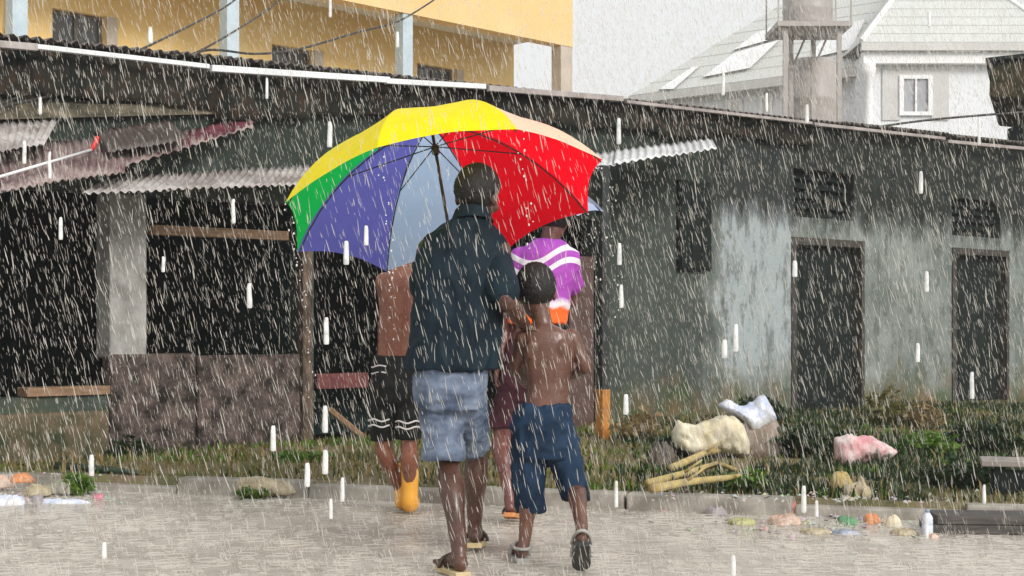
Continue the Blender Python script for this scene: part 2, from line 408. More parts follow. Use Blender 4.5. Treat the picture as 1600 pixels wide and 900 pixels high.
q = MB(); q.box(LB.x(40), LB.x(171), -0.03, 0.16, 0.535, 0.60); q.build('sill_plank', m_timber, lb, bevel=0.006)
q = MB(); q.box(LB.x(-150, 0.04), LB.x(172, 0.04), -0.04, 0.02, -0.05, 0.42)
q.build('low_plinth', worn('mossy_plinth', (0.035, 0.045, 0.022), (0.17, 0.125, 0.08), 6, 0.8, 0.9, spec=0.15), lb, bevel=0.02)
q = MB(); xx = LB.x(477, 0.06); q.box(xx-0.045, xx+0.045, -0.10, -0.01, -0.05, 2.2); q.build('timber_post', worn('damp_post_timber', (0.035, 0.028, 0.022), (0.17, 0.12, 0.085), 6, 0.7, 0.6, (3, 3, 1), spec=0.2), lb, bevel=0.008)
q = MB(); q.box(LB.x(492, -0.4), LB.x(572, -0.4), 0.36, 0.44, 0.50, 0.63); q.build('counter_board', m_maroon, lb, bevel=0.005)
q = MB(); q.tube([LB.at(515, 640, -0.2), LB.at(575, 690, 0.1)], [0.03, 0.03], 7); q.build('leaning_stick', m_timber, lb)
q = MB(); q.box(LB.x(890, 0.02), LB.x(928, 0.02), -0.02, 0.1, 0.03, 1.7); q.build('standing_board', worn('brown_damp_board', (0.06, 0.028, 0.025), (0.11, 0.06, 0.05), 5, 0.6, 0.4), lb, bevel=0.006)
# doors and vents
for k, (oi, side) in enumerate(((2, 1), (3, 0))):
    x0, x1, z0, z1 = OP[oi]
    fr = MB()
    fr.box(x0+0.002, x0+0.085, -0.015, 0.19, 0.02, z1-0.002); fr.box(x1-0.06, x1-0.002, -0.012, 0.19, 0.02, z1-0.002); fr.box(x0+0.086, x1-0.061, -0.014, 0.19, z1-0.08, z1-0.002)
    d = MB()
    npl = 5; pw = (x1-x0-0.17) / npl
    dob = MB().box(x0+0.09, x1-0.065, 0.13, 0.15, 0.05, z1-0.085).build('door', m_dark_timber, lb)
    for i in range(npl):
        MB().box(x0+0.095+i*pw, x0+0.087+(i+1)*pw, 0.105, 0.128, 0.05, z1-0.09).build('door_plank', m_dark_timber, dob, bevel=0.004)
    fr.build('door_frame', worn('door_frame_timber_%d' % k, (0.025, 0.021, 0.018), (0.06, 0.05, 0.04), 6, 0.7, 0.4), dob)
for oi in (4, 5):
    x0, x1, z0, z1 = OP[oi]
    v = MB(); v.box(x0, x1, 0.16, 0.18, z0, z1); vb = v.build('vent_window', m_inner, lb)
    n = 5
    for i in range(n):
        zc = lerp(z0, z1, (i+0.5)/n)
        MB().hexa([(x0+0.004,0.06,zc-0.05),(x1-0.004,0.06,zc-0.05),(x1-0.004,0.13,zc+0.02),(x0+0.004,0.13,zc+0.02)],
                  [(x0+0.004,0.06,zc-0.038),(x1-0.004,0.06,zc-0.038),(x1-0.004,0.13,zc+0.032),(x0+0.004,0.13,zc+0.032)]).build('louvre_slat', m_dark_timber, vb)
# hung shutter left of the pale patch
x0, x1 = LB.x(1062, 0.05), LB.x(1110, 0.05)
so = MB().box(x0, x1, -0.055, -0.002, zz(1088, 424), zz(1088, 284)).build('shutter', m_dark_timber, lb, bevel=0.005)
for i in range(3):
    MB().box(lerp(x0, x1, i/3)+0.008, lerp(x0, x1, (i+1)/3)-0.008, -0.072, -0.055, zz(1088, 420), zz(1088, 289)).build('shutter_plank', m_dark_timber, so)
# awnings
def awn(name, mat, U0, U1, L0, L1, waves, seed, rag=0.03, split=3):
    U0, U1, L0, L1 = map(Vector, (U0, U1, L0, L1))
    for i in range(split):
        a, b = i/split, (i+1)/split + (0.012 if i < split-1 else 0)
        lift = Vector((0, 0, 0.006*(i % 2)))
        corrugated(U0.lerp(U1, a)+lift, U0.lerp(U1, b)+lift, L0.lerp(L1, a)+lift, L0.lerp(L1, b)+lift, max(3, waves//split), 0.010, rows=5, rag=rag, seed=seed+i).build(name, mat, lb, smooth=True)
awn('awning_sheet', m_tin_grey, LB.at(168, 276, 0.01), LB.at(520, 256, 0.01), LB.at(128, 302, 0.72), LB.at(500, 287, 0.72), 30, 11)
awn('awning_sheet', m_tin_white, LB.at(880, 246, 0.25), LB.at(1112, 216, 0.25), LB.at(870, 273, 1.22), LB.at(1120, 231, 1.22), 21, 31)
awn('lean_to_sheet', m_tin_pink, LB.at(-110, 236, 0.01), LB.at(200, 212, 0.01), LB.at(-110, 318, 1.15), LB.at(195, 268, 0.62), 24, 41, 0.02)
awn('lean_to_sheet', m_tin_pink, LB.at(200, 216, 0.01), LB.at(392, 190, 0.01), LB.at(185, 262, 0.5), LB.at(396, 199, 0.12), 15, 51, 0.02, 2)
# faded maroon tarpaulin lying along the top of the lean-to
tp = MB(); n = 26; ra = []; rb = []
vs = []
for i in range(n+1):
    a = i/n; px = lerp(285, 400, a)
    for j in range(5):
        b = j/4; off = lerp(0.03, 0.30*(1-a*0.7), b)
        p = LB.at(px, lerp(lerp(214, 180, a), lerp(238, 197, a), b), off)
        p.z += 0.03 + 0.025*mnoise.noise(Vector((a*9, b*3, 1))); vs.append(p)
tp.add(vs, [(i*5+j, i*5+j+1, (i+1)*5+j+1, (i+1)*5+j) for i in range(n) for j in range(4)])
o = tp.build('tarpaulin', cloth('maroon_tarpaulin', (0.05, 0.012, 0.02), (0.19, 0.06, 0.075), 0, 5), lb, smooth=True)
sm = o.modifiers.new('thick', 'SOLIDIFY'); sm.thickness = 0.006
for k, (q0, q1, q2, q3, mt_) in enumerate((((-60, 205, .02), (92, 196, .02), (70, 236, .5), (-60, 262, .7), m_tin_grey), ((150, 214, .03), (262, 196, .03), (300, 226, .42), (170, 250, .5), m_tin_dark))):
    c00, c10, c11, c01 = [LB.at(*q_) + Vector((0, 0, 0.05)) for q_ in (q0, q1, q2, q3)]
    corrugated(c00, c10, c01, c11, 12, 0.008, rows=6, rag=0.08, seed=70+k).build('torn_sheet', mt_, lb, smooth=True)
# free standing post with the orange foot carrying the pale awning
pp = G(942, 700); pp.z = 0
post = thing('awning_post', 'slim black post with an orange painted foot at the edge of the stall', 'post', (pp.x, pp.y, 0), LB.rz)
MB().box(-0.042, 0.042, -0.042, 0.042, 0.5, 2.40).build('shaft', worn('black_post_paint', (0.012, 0.016, 0.016), (0.03, 0.035, 0.033), 6, 0.5, 0.3), post, bevel=0.006)
MB().box(-0.046, 0.046, -0.046, 0.046, 0.0, 0.499).build('foot', worn('orange_post_paint', (0.55, 0.22, 0.03), (0.30, 0.13, 0.03), 7, 0.6, 0.4), post, bevel=0.006)

# white pole with a red end lying on the lean-to
q = MB(); a, b = LB.world(LB.at(-10, 279, 0.95)), LB.world(LB.at(143, 234, 0.42))
po = thing('roof_pole', 'thin white pole with a red tip resting on the faded pink lean-to roof', 'pole', a)
q.tube([a, a.lerp(b, 0.5), b], 0.010, 8); q.build('rod', m_flash, po, world=True, smooth=True)
MB().tube([b, b + (b-a).normalized()*0.06 + Vector((0,0,0.05)), b + (b-a).normalized()*0.07 + Vector((0,0,0.08))], 0.018, 8).build('tip', worn('red_tip', (0.6, 0.03, 0.03), (0.45, 0.05, 0.03), 8, 0.5, 0.1), po, world=True, smooth=True)

# ------------------------------------------------------------------ yellow gallery building
YB = Frame((-800/F*18.1, 18.1), (95/F*25.75, 25.75))
yb = thing('yellow_building', 'tall yellow two-storey gallery building with pale blue columns behind the low building', 'building', YB.O, YB.rz)
m_yel = worn('yellow_paint', (0.74, 0.50, 0.21), (0.80, 0.57, 0.27), 0.9, 0.7, 0.2)
m_yel2 = worn('yellow_paint_lightened', (0.86, 0.58, 0.22), (0.90, 0.65, 0.28), 0.8, 0.7, 0.2)  # same yellow, lightened to make up for the shade under the ceiling
m_blue = worn('pale_blue_column_paint', (0.42, 0.52, 0.58), (0.55, 0.64, 0.68), 3, 0.6, 0.2)
m_brownp = worn('weathered_ochre_corner', (0.46, 0.40, 0.32), (0.58, 0.50, 0.40), 2, 0.7, 0.3)
m_pane = worn('dark_window_glass', (0.04, 0.045, 0.045), (0.07, 0.07, 0.065), 2, 0.15, 0.05)
Y0, Y1 = YB.x(-260), YB.x(895)
zb = 6.07; SB = 1.5; zf = 3.0
MB().box(Y0, Y1, 0, 0.25, zb, 7.6).build('parapet_band', m_yel, yb)
MB().box(Y0, Y1-0.002, 0.252, 9.0, zb+0.25, zb+0.5).build('ceiling_slab', worn('white_bounce_soffit', (0.8, 0.76, 0.68), (0.85, 0.82, 0.75), 2, 0.6, 0.1), yb)  # soffit kept white to bounce light onto the gallery wall
MB().box(Y0, Y1-0.004, 0.004, 9.0, zf-0.3, zf).build('floor_slab', worn('pale_bounce_floor', (0.72, 0.69, 0.62), (0.8, 0.77, 0.7), 2, 0.5, 0.1), yb)  # floor made pale to bounce light up the gallery wall
xe = YB.x(803, -SB)
W = [(YB.at(82, 12, -SB), YB.at(165, 78, -SB)), (YB.at(425, 68, -SB), YB.at(490, 122, -SB)), (YB.at(652, 98, -SB), YB.at(712, 150, -SB))]
zs0 = [(w_[0].x, w_[1].x, lerp(4.0, 4.0, 0), w_[0].z) for w_ in W]
zs0 = [(a, b, min(4.2, c), d) for a, b, c, d in zs0]
wl = MB(); cuts = sorted({Y0, xe, *[o[0] for o in zs0], *[o[1] for o in zs0]})
for a, b in zip(cuts, cuts[1:]):
    mid = (a+b)/2; hs_ = [(o[2], o[3]) for o in zs0 if o[0] < mid < o[1]]
    z = zf
    for h0, h1 in hs_: wl.box(a, b, SB, SB+0.2, z, h0); z = h1
    wl.box(a, b, SB, SB+0.2, z, zb+0.249)
wl.build('gallery_wall', m_yel2, yb)
MB().box(xe-0.2, xe-0.003, SB+0.201, 8.8, zf, zb+0.249).build('end_wall', m_yel2, yb)
MB().box(Y0, Y1, 0.3, 8.9, -0.05, zf-0.302).build('ground_floor_wall', m_yel, yb)
for a, b, z0, z1 in zs0:
    wn = MB().box(a+0.03, b-0.03, SB+0.13, SB+0.15, z0+0.03, z1-0.03).build('window', m_pane, yb)
    fr = MB()
    for xa, xb in ((a+0.001, a+0.05), ((a+b)/2-0.025, (a+b)/2+0.025), (b-0.05, b-0.001)): fr.box(xa, xb, SB+0.10, SB+0.128, z0, z1)
    fr.box(a+0.051, b-0.051, SB+0.102, SB+0.126, z1-0.05, z1-0.001)
    fr.build('window_frame', worn('brown_window_frame', (0.10, 0.08, 0.06), (0.16, 0.13, 0.1), 5), wn)
    MB().box(b+0.002, b+0.18, SB-0.03, SB-0.002, z0, z1).build('side_trim', m_brownp, wn)
for px in (-190, 33, 366, 639):
    c = YB.x(px, 0); MB().box(c-0.105, c+0.105, 0.02, 0.23, zf, zb-0.002).build('column', m_blue, yb, bevel=0.01)
MB().box(YB.x(877), Y1-0.002, 0.01, 0.24, zf, zb-0.002).build('corner_pillar', m_brownp, yb)
for px in (8, ):
    c = YB.x(px, -0.4); MB().tube([(c, 0.42, zf), (c, 0.42, zb+0.2)], 0.03, 8).build('drain_pipe', m_yel, yb)

# ------------------------------------------------------------------ far white house, water towers: haze put into the paled colours
m_hw = worn('white_house_render', (0.70, 0.72, 0.75), (0.77, 0.79, 0.81), 0.6, 0.7, 0.1)
m_hroof = Mat('haze_paled_roof_sheets', 0.55, 0.4)
_n = m_hroof.noise(0.8, 5, 0.6)
m_hroof.color(m_hroof.mix(_n, (0.50, 0.52, 0.50), (0.60, 0.61, 0.59)))
m_hroof = m_hroof.m
m_trim = worn('white_trim', (0.78, 0.79, 0.80), (0.84, 0.84, 0.84), 2, 0.5, 0.05)
m_gutter = worn('haze_paled_gutter', (0.52, 0.51, 0.49), (0.60, 0.59, 0.57), 2, 0.6, 0.05)  # gutter grey paled, distance haze put into the colour
HY = 45.0
hz_e = P(1400, 84, HY).z
house = thing('white_house', 'big pale house with hipped roofs fading in the rain beyond the wall', 'house', (P(1500, 507, HY).x, HY, 0))
xl, xr = P(1352, 0, HY).x, P(1650, 0, HY).x
hw = MB(); hw.box(xl, xr, HY, HY+0.25, 0, hz_e); hw.box(xl, xl+0.25, HY+0.252, HY+6, 0, hz_e); hw.box(xr-0.25, xr, HY+0.252, HY+6, 0, hz_e)
hw.build('front_wall', m_hw, house, world=True)
def roof_face(name, pts, parent, mat=None, lift=0.0, courses=0):
    """a roof slope of overlapping sheet courses: pts = eave a, eave b, top b, top a"""
    a, b, c, d = map(Vector, pts); n = ((b-a).cross(d-a)).normalized()
    if n.z < 0: n = -n
    k = max(1, courses)
    for i in range(k):
        t0, t1 = i/k, min(1, (i+1)/k + 0.02)
        A, B = a.lerp(d, t0), b.lerp(c, t0); C_, D_ = b.lerp(c, t1), a.lerp(d, t1)
        th = 0.035
        MB().hexa([A, B, C_, D_], [A+n*th, B+n*th, C_+n*0.012, D_+n*0.012]).build(name, mat or m_hroof, parent, world=True)
ze = hz_e + 0.25
ea, eb = xl - 0.25, xr + 0.25; ya, yb_ = HY - 0.5, HY + 6.5
cx = (ea+eb)/2; cy = (ya+yb_)/2; ap = Vector((cx, cy, ze + 3.9))
roof_face('roof_course', [(ea, ya, ze), (eb, ya, ze), ap+Vector((0.05,0,0)), ap-Vector((0.05,0,0))], house, courses=12)
roof_face('roof_course', [(ea, yb_, ze), (ea, ya, ze), ap, ap+Vector((0,0.05,0))], house, courses=1)
roof_face('roof_course', [(eb, ya, ze), (eb, yb_, ze), ap, ap+Vector((0,0.05,0))], house, courses=1)
for ex in (ea, eb):
    MB().tube([(ex, ya, ze+0.06), ap+Vector((0, 0, 0.06))], 0.09, 6).build('hip_cap', m_trim, house, world=True)
MB().box(ea, eb, ya-0.08, ya+0.1, ze-0.25, ze-0.004).build('gutter', m_gutter, house, world=True)
MB().box(ea+0.1, eb-0.1, ya+0.12, HY-0.004, ze-0.62, ze-0.254).build('cornice', m_trim, house, world=True)
def lathe(cx, cy, prof, n=12):
    return MB().loft([[Vector((cx + r*math.cos(2*math.pi*k/n), cy + r*math.sin(2*math.pi*k/n), z)) for k in range(n)] for r, z in prof])
cpx = P(1358, 0, HY-0.3)
lathe(cpx.x, HY-0.28, [(0.13, 0), (0.13, 6.6), (0.2, 6.65), (0.2, 6.8), (0.14, 6.85), (0.14, ze-1.1), (0.22, ze-0.95), (0.22, ze-0.63)]).build('porch_column', m_trim, house, world=True, smooth=True)
a, b = P(1405, 118, HY), P(1455, 181, HY)
su = MB(); 
S0, S1 = P(1378, 108, HY), P(1482, 188, HY)
su.box(S0.x, a.x, HY-0.06, HY-0.002, S1.z, S0.z); su.box(b.x, S1.x, HY-0.06, HY-0.002, S1.z, S0.z); su.box(a.x, b.x, HY-0.06, HY-0.002, a.z, S0.z)
wn = MB().box(a.x, b.x, HY-0.03, HY-0.004, b.z, a.z).build('window', worn('haze_paled_window_glass', (0.30, 0.31, 0.34), (0.36, 0.37, 0.40), 2, 0.2, 0), house, world=True)  # glass paled as if seen through haze
su.build('stone_surround', worn('haze_paled_stone_cladding', (0.52, 0.51, 0.50), (0.60, 0.59, 0.58), 2, 0.8, 0.3), house, world=True)  # dark grey surround paled, haze put into the colour
fr = MB(); t = 0.12
fr.box(a.x-0.02, a.x+t, HY-0.12, HY-0.062, b.z, a.z); fr.box(b.x-t, b.x+0.02, HY-0.12, HY-0.062, b.z, a.z); fr.box(a.x+t, b.x-t, HY-0.12, HY-0.062, b.z, b.z+t); fr.box(a.x+t, b.x-t, HY-0.12, HY-0.062, a.z-t, a.z)
fr.box((a.x+b.x)/2-0.03, (a.x+b.x)/2+0.03, HY-0.11, HY-0.064, b.z+t, a.z-t)
fr.build('window_frame', m_trim, house, world=True)
# left wing running back to the left
wa = Vector((P(1352, 0, HY+1).x, HY+1, 0)); wb = Vector((P(985, 0, 52).x, 52, 0))
wd = (wb - wa).normalized(); wn_ = Vector((-wd.y, wd.x, 0)); wn_ = -wn_ if wn_.y < 0 else wn_
zw = 1.05 + (507-150)/F*52; h = 4.3; rise = 3.7; Lw = (wb-wa).length
wing = thing('house_wing', 'long pale roofed wing of the far house stretching left behind the water tower', 'house', wa)
def wp(s_, t_, z_): return wa + wd*s_ + wn_*t_ + Vector((0, 0, z_))
MB().hexa([wp(0, .5, 0), wp(Lw-.5, .5, 0), wp(Lw-.5, .75, 0), wp(0, .75, 0)], [wp(0, .5, zw-.1), wp(Lw-.5, .5, zw-.1), wp(Lw-.5, .75, zw-.1), wp(0, .75, zw-.1)]).build('front_wall', m_hw, wing, world=True)
MB().hexa([wp(Lw-.75, .76, 0), wp(Lw-.5, .76, 0), wp(Lw-.5, 2*h-.5, 0), wp(Lw-.75, 2*h-.5, 0)], [wp(Lw-.75, .76, zw-.1), wp(Lw-.5, .76, zw-.1), wp(Lw-.5, 2*h-.5, zw-.1), wp(Lw-.75, 2*h-.5, zw-.1)]).build('end_wall', m_hw, wing, world=True)
roof_face('roof_course', [wp(Lw, 0, zw), wp(0, 0, zw), wp(0, h, zw+rise), wp(Lw-h, h, zw+rise)], wing, courses=8)
roof_face('roof_course', [wp(Lw, 2*h, zw), wp(Lw, 0, zw), wp(Lw-h, h, zw+rise), wp(Lw-h, h+0.05, zw+rise)], wing, courses=1)
roof_face('roof_course', [wp(0, 2*h, zw), wp(Lw, 2*h, zw), wp(Lw-h, h, zw+rise), wp(0, h, zw+rise)], wing, courses=1)
MB().hexa([wp(0, -.1, zw-.3), wp(Lw+.05, -.1, zw-.3), wp(Lw+.05, .1, zw-.3), wp(0, .1, zw-.3)], [wp(0, -.1, zw-.02), wp(Lw+.05, -.1, zw-.02), wp(Lw+.05, .1, zw-.02), wp(0, .1, zw-.02)]).build('gutter', m_gutter, wing, world=True)
# paler replacement sheets lying on the front slope of the wing
sl0 = wp(0, 0, zw); sln = (wp(1, 0, zw)-sl0).cross(wp(0, h, zw+rise)-sl0).normalized()
sln = -sln if sln.z < 0 else sln
def on_slope(px, py, lift):
    d = P(px, py, 1.0) - Vector((0, 0, CAMZ)); o_ = Vector((0, 0, CAMZ))
    return o_ + d * ((sl0 + sln*lift - o_).dot(sln) / d.dot(sln))
for quad in (((1030, 139), (1052, 139), (1092, 104), (1082, 104)), ((1098, 120), (1172, 106), (1218, 62), (1148, 82)), ((1146, 78), (1220, 57), (1232, 32), (1180, 52)), ((1262, 92), (1330, 76), (1352, 30), (1300, 40))):
    MB().hexa([on_slope(*p_, 0.05) for p_ in quad], [on_slope(*p_, 0.13) for p_ in quad]).build('pale_roof_sheet', m_trim, wing, world=True)
def wing_window(px, py0, py1, wpx):
    # on the wing wall plane
    c = wa + wn_*0.5; d = Vector(((px-800)/F, 1, 0))
    den = wd.x*d.y - wd.y*d.x
    s_ = (c.y*d.x - c.x*d.y) / den
    Yd = (c + wd*s_).y; z0, z1 = P(px, py1, Yd).z, P(px, py0, Yd).z; hwid = wpx/2/F*Yd/0.76
    w_ = MB().hexa([wp(s_-hwid, .47, z0), wp(s_+hwid, .47, z0), wp(s_+hwid, .499, z0), wp(s_-hwid, .499, z0)], [wp(s_-hwid, .47, z1), wp(s_+hwid, .47, z1), wp(s_+hwid, .499, z1), wp(s_-hwid, .499, z1)]).build('window', m_gutter, wing, world=True)
    f_ = MB()
    for a_, b_, c_, d_ in ((-hwid-.1, -hwid, z0-.1, z1+.1), (hwid, hwid+.1, z0-.1, z1+.1), (-hwid, hwid, z1, z1+.1), (-hwid, hwid, z0-.1, z0)):
        f_.hexa([wp(s_+a_, .42, c_), wp(s_+b_, .42, c_), wp(s_+b_, .468, c_), wp(s_+a_, .468, c_)], [wp(s_+a_, .42, d_), wp(s_+b_, .42, d_), wp(s_+b_, .468, d_), wp(s_+a_, .468, d_)])
    f_.build('window_frame', m_trim, wing, world=True)
wing_window(1198, 152, 178, 10); wing_window(1150, 160, 178, 12)

m_tank = worn('haze_paled_tank_plastic', (0.31, 0.285, 0.265), (0.38, 0.35, 0.33), 2, 0.5, 0.1)  # dark brown paled: haze over the tanks put into the colour
m_steel = worn('haze_paled_tower_steel', (0.31, 0.285, 0.265), (0.38, 0.35, 0.33), 4, 0.6, 0.2)  # steel paled the same way in place of haze
TY = 38.0
c = P(1273, 0, TY)
tw = thing('water_tower', 'brown water tank on a tall steel stand in front of the far house', 'water tower', (c.x, TY+0.9, 0))
zpl = P(0, 38, TY).z
lathe(0, 0, [(0.66, zpl+0.09), (0.68, zpl+0.2), (0.68, zpl+0.5), (0.70, zpl+0.55), (0.68, zpl+0.6), (0.68, zpl+1.3), (0.55, zpl+1.5), (0.2, zpl+1.62)], 20).build('tank', m_tank, tw, smooth=True)
MB().box(-1.0, 1.0, -0.95, 0.95, zpl-0.05, zpl+0.085).build('platform', m_steel, tw)
for sx, sy in ((-0.75, -0.7), (0.7, -0.7), (-0.32, 0.7), (0.3, 0.7)):
    MB().box(sx-0.06, sx+0.06, sy-0.06, sy+0.06, 0, zpl-0.052).build('leg', m_steel, tw)
for sx in (-0.97, 0.97):
    for sy in (-0.9, 0.9): MB().box(sx-0.02, sx+0.02, sy-0.02, sy+0.02, zpl+0.086, zpl+1.1).build('rail_post', m_steel, tw)
MB().box(-0.99, 0.99, -0.92, -0.88, zpl+1.1, zpl+1.14).build('rail', m_steel, tw)
for sgn in (-1, 1):
    MB().tube([(0.3*sgn, 0.7, zpl-0.1-0.8), (0.3*sgn+0.35, 0.7, zpl-0.1)], 0.03, 6).build('brace', m_steel, tw)
TY2 = 40.0
c2 = P(1278, 0, TY2); zl = P(0, 86, TY2).z
tk = thing('low_water_tank', 'second broad brown tank half hidden behind the steel stand', 'water tank', (c2.x, TY2+0.8, 0))
lathe(0, 0, [(0.69, zl-2.1), (0.71, zl-1.9), (0.71, zl-1.2), (0.73, zl-1.15), (0.71, zl-1.1), (0.70, zl-0.1), (0.6, zl), (0.15, zl+0.06)], 20).build('tank', m_tank, tk, smooth=True)
MB().box(-0.85, 0.85, -0.8, 0.8, zl-2.3, zl-2.105).build('platform', m_steel, tk)
for sx in (-0.75, 0.75):
    for sy in (-0.7, 0.7): MB().box(sx-0.06, sx+0.06, sy-0.06, sy+0.06, 0, zl-2.302).build('leg', m_steel, tk)

# neighbouring shed whose mossy roof pokes in at the right
SY = 20.5
sx0 = P(1542, 0, SY).x
z_t, z_b = P(0, 92, SY).z, P(0, 152, SY).z
shed = thing('mossy_shed', 'dark mossy roofed shed poking in at the top right corner', 'shed', (sx0+2.4, SY+1, 0))
m_moss = worn('mossy_thatch', (0.020, 0.024, 0.014), (0.10, 0.075, 0.042), 4, 0.9, 1.0, dist=0.08, spec=0.1)
SX3 = sx0*(SY+3)/SY + 0.15          # the shed stands skew, its far corner further right
MB().hexa([(sx0+0.03, SY, z_b), (sx0+5, SY, z_b-0.35), (sx0+5, SY+3, z_b-0.35), (SX3+0.03, SY+3, z_b)], [(sx0+0.06, SY+.02, z_t-0.06), (sx0+5, SY+.02, z_t+0.5), (sx0+5, SY+3, z_t+0.5), (SX3+0.06, SY+3, z_t-0.06)]).build('roof', m_moss, shed, world=True, bevel=0.05)
MB().hexa([(sx0-0.05, SY-.08, z_t-0.05), (sx0+5, SY-.08, z_t+0.51), (sx0+5, SY+3, z_t+0.51), (SX3-0.05, SY+3, z_t-0.05)], [(sx0-0.05, SY-.08, z_t), (sx0+5, SY-.08, z_t+0.58), (sx0+5, SY+3, z_t+0.58), (SX3-0.05, SY+3, z_t)]).build('roof_sheet', m_dark_timber, shed, world=True)
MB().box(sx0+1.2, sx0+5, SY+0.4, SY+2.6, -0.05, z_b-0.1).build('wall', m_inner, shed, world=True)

# cables
m_cable = worn('black_cable', (0.02, 0.018, 0.016), (0.05, 0.045, 0.04), 8, 0.6, 0)
def cable(pts, r, label):
    ps = [P(*p) for p in pts]; out = []
    for i in range(len(ps)-1):
        p0 = ps[max(i-1, 0)]; p1, p2 = ps[i], ps[i+1]; p3 = ps[min(i+2, len(ps)-1)]
        for k in range(8):
            t = k/8
            out.append(0.5*((2*p1) + (p2-p0)*t + (2*p0-5*p1+4*p2-p3)*t*t + (3*p1-p0-3*p2+p3)*t**3))
    out.append(ps[-1])
    tag(MB().tube(out, r, 6).build('cable', m_cable, smooth=True), label, 'cable', 'loose cables over the roof')
cable([(-30, 178, 9.6), (8, 160, 9.8), (125, 117, 10.6), (225, 75, 12), (345, 15, 15.5), (380, -12, 16.5)], 0.011, 'uppermost thin dark cable crossing the yellow wall at the left')
cable([(-30, 180, 9.5), (20, 163, 9.7), (110, 143, 10.4), (250, 105, 11.8), (330, 70, 13.5), (420, 14, 16.5), (450, -15, 17)], 0.011, 'dark cable climbing past the left blue column')
cable([(272, 99, 12.5), (325, 78, 13), (400, 84, 14), (470, 76, 15.5), (560, 50, 17.5), (625, 32, 18.6), (690, -8, 20)], 0.012, 'sagging dark cable crossing the middle blue column')
cable([(1275, 213, 19.0), (1340, 203, 19.5), (1430, 190, 20), (1510, 182, 20), (1640, 172, 20.4)], 0.016, 'brown cable rising to the mossy shed at the right')


# ==================================================================  UMBRELLAS
def umbrella(name, label, C, ax, e1, Rr, depth, hub_d, phase, cols, shaft_len, rest, n=8):
    C, ax, e1 = Vector(C), Vector(ax).normalized(), Vector(e1).normalized(); e2 = ax.cross(e1)
    base = C - ax*shaft_len
    t = thing(name, label, 'umbrella', base)
    th = 2*math.atan(depth/Rr); rho = Rr/math.sin(th)
    def rib(k, s_, shrink=0.0):
        a = phase + k*2*math.pi/n; rad = rho*math.sin(th*s_) - shrink*s_
        return C + (e1*math.cos(a) + e2*math.sin(a))*rad + ax*(rho*(math.cos(th*s_)-math.cos(th)) - shrink)
    NU, NS = 10, 14
    for k in range(n):
        m = MB(); vs = []
        for j in range(NS+1):
            for i in range(NU+1):
                u_ = i/NU; s_ = j/NS
                s2 = s_*(1 - 0.045*math.sin(math.pi*u_)*s_**3)
                p = rib(k, s2).lerp(rib(k+1, s2), u_)
                p -= ax*0.012*math.sin(math.pi*u_)*math.sin(math.pi*min(1, s_*1.1))
                p += ax*0.006*mnoise.noise(Vector((u_*3+k*7, s_*4, 0)))
                vs.append(p)
        m.add(vs, [(j*(NU+1)+i, j*(NU+1)+i+1, (j+1)*(NU+1)+i+1, (j+1)*(NU+1)+i) for j in range(NS) for i in range(NU)])
        m.build('canopy_panel', cols[k], t, world=True, smooth=True)
    for k in range(n):
        MB().tube([rib(k, s_/8, 0.009) for s_ in range(9)], 0.0035, 6).build('rib', m_rod, t, world=True)
        hubp = C + ax*hub_d*0.90
        MB().tube([hubp, rib(k, 0.52, 0.012)], 0.003, 6).build('stretcher', m_rod, t, world=True)
    top = C + ax*(depth+0.05)
    MB().tube([base + ax*0.1, C + ax*(depth-0.005)], 0.0075, 10).build('shaft', m_rod, t, world=True, smooth=True)
    MB().tube([C+ax*(hub_d*0.78), C+ax*(hub_d*0.80), C+ax*(hub_d*0.88), C+ax*(hub_d*0.92)], [0.012, 0.019, 0.019, 0.012], 12).build('runner', m_rod, t, world=True, smooth=True)
    MB().tube([C+ax*(depth-0.03), C+ax*(depth+0.006), C+ax*(depth+0.012), top], [0.02, 0.02, 0.009, 0.005], 10).build('ferrule', m_rod, t, world=True, smooth=True)
    MB().tube([base, base+ax*0.01, base+ax*0.06, base+ax*0.13], [0.012, 0.017, 0.016, 0.012], 12).build('handle', m_rod, t, world=True, smooth=True)
    return t, rib
m_rod = worn('black_umbrella_rod', (0.012, 0.012, 0.014), (0.03, 0.03, 0.033), 8, 0.35, 0)
def fab(name, c, tr=0.82): return cloth(name, c, tuple(x*0.9 for x in c), tr, 10, 0.45, 0.12)
f_yel = fab('yellow_nylon', (1.0, 0.84, 0.003), 0.3); f_red = fab('red_nylon', (1.0, 0.006, 0.02)); f_vio = fab('violet_blue_nylon', (0.18, 0.185, 0.66))
f_sky = fab('sky_blue_nylon', (0.56, 0.74, 1.0)); f_grn = fab('green_nylon', (0.01, 0.60, 0.10)); f_pea = fab('peach_nylon', (0.98, 0.70, 0.50), 0.3)
UC = Vector((-0.3078, 6.55, 1.5903)); UA = Vector((-0.17087, 0.31214, 0.93454))
e1_ = UA.cross(Vector((0, 0, 1))).normalized()
UE2 = UA.cross(e1_); UR = 0.764
umb, UR_rib = umbrella('rainbow_umbrella', 'large open umbrella with yellow, red, blue and green panels over the man', UC, UA, e1_, UR, 0.435, 0.345, 3.1204,
               [f_yel, f_yel, f_pea, f_red, f_red, f_sky, f_vio, f_grn], 0.46, None)
b_ax = Vector((0.10, 0.05, 1)).normalized(); b_e1 = b_ax.cross(Vector((0, 1, 0))).normalized()
BC = P(822, 318, 7.65)
f_pale = fab('pale_blue_nylon', (0.55, 0.66, 0.90))
umb2, _r2 = umbrella('small_umbrella', 'pale blue umbrella mostly hidden behind the red panels', BC, b_ax, b_e1, 0.42, 0.17, 0.13, 0.0, [f_pale]*8, 0.62, None)

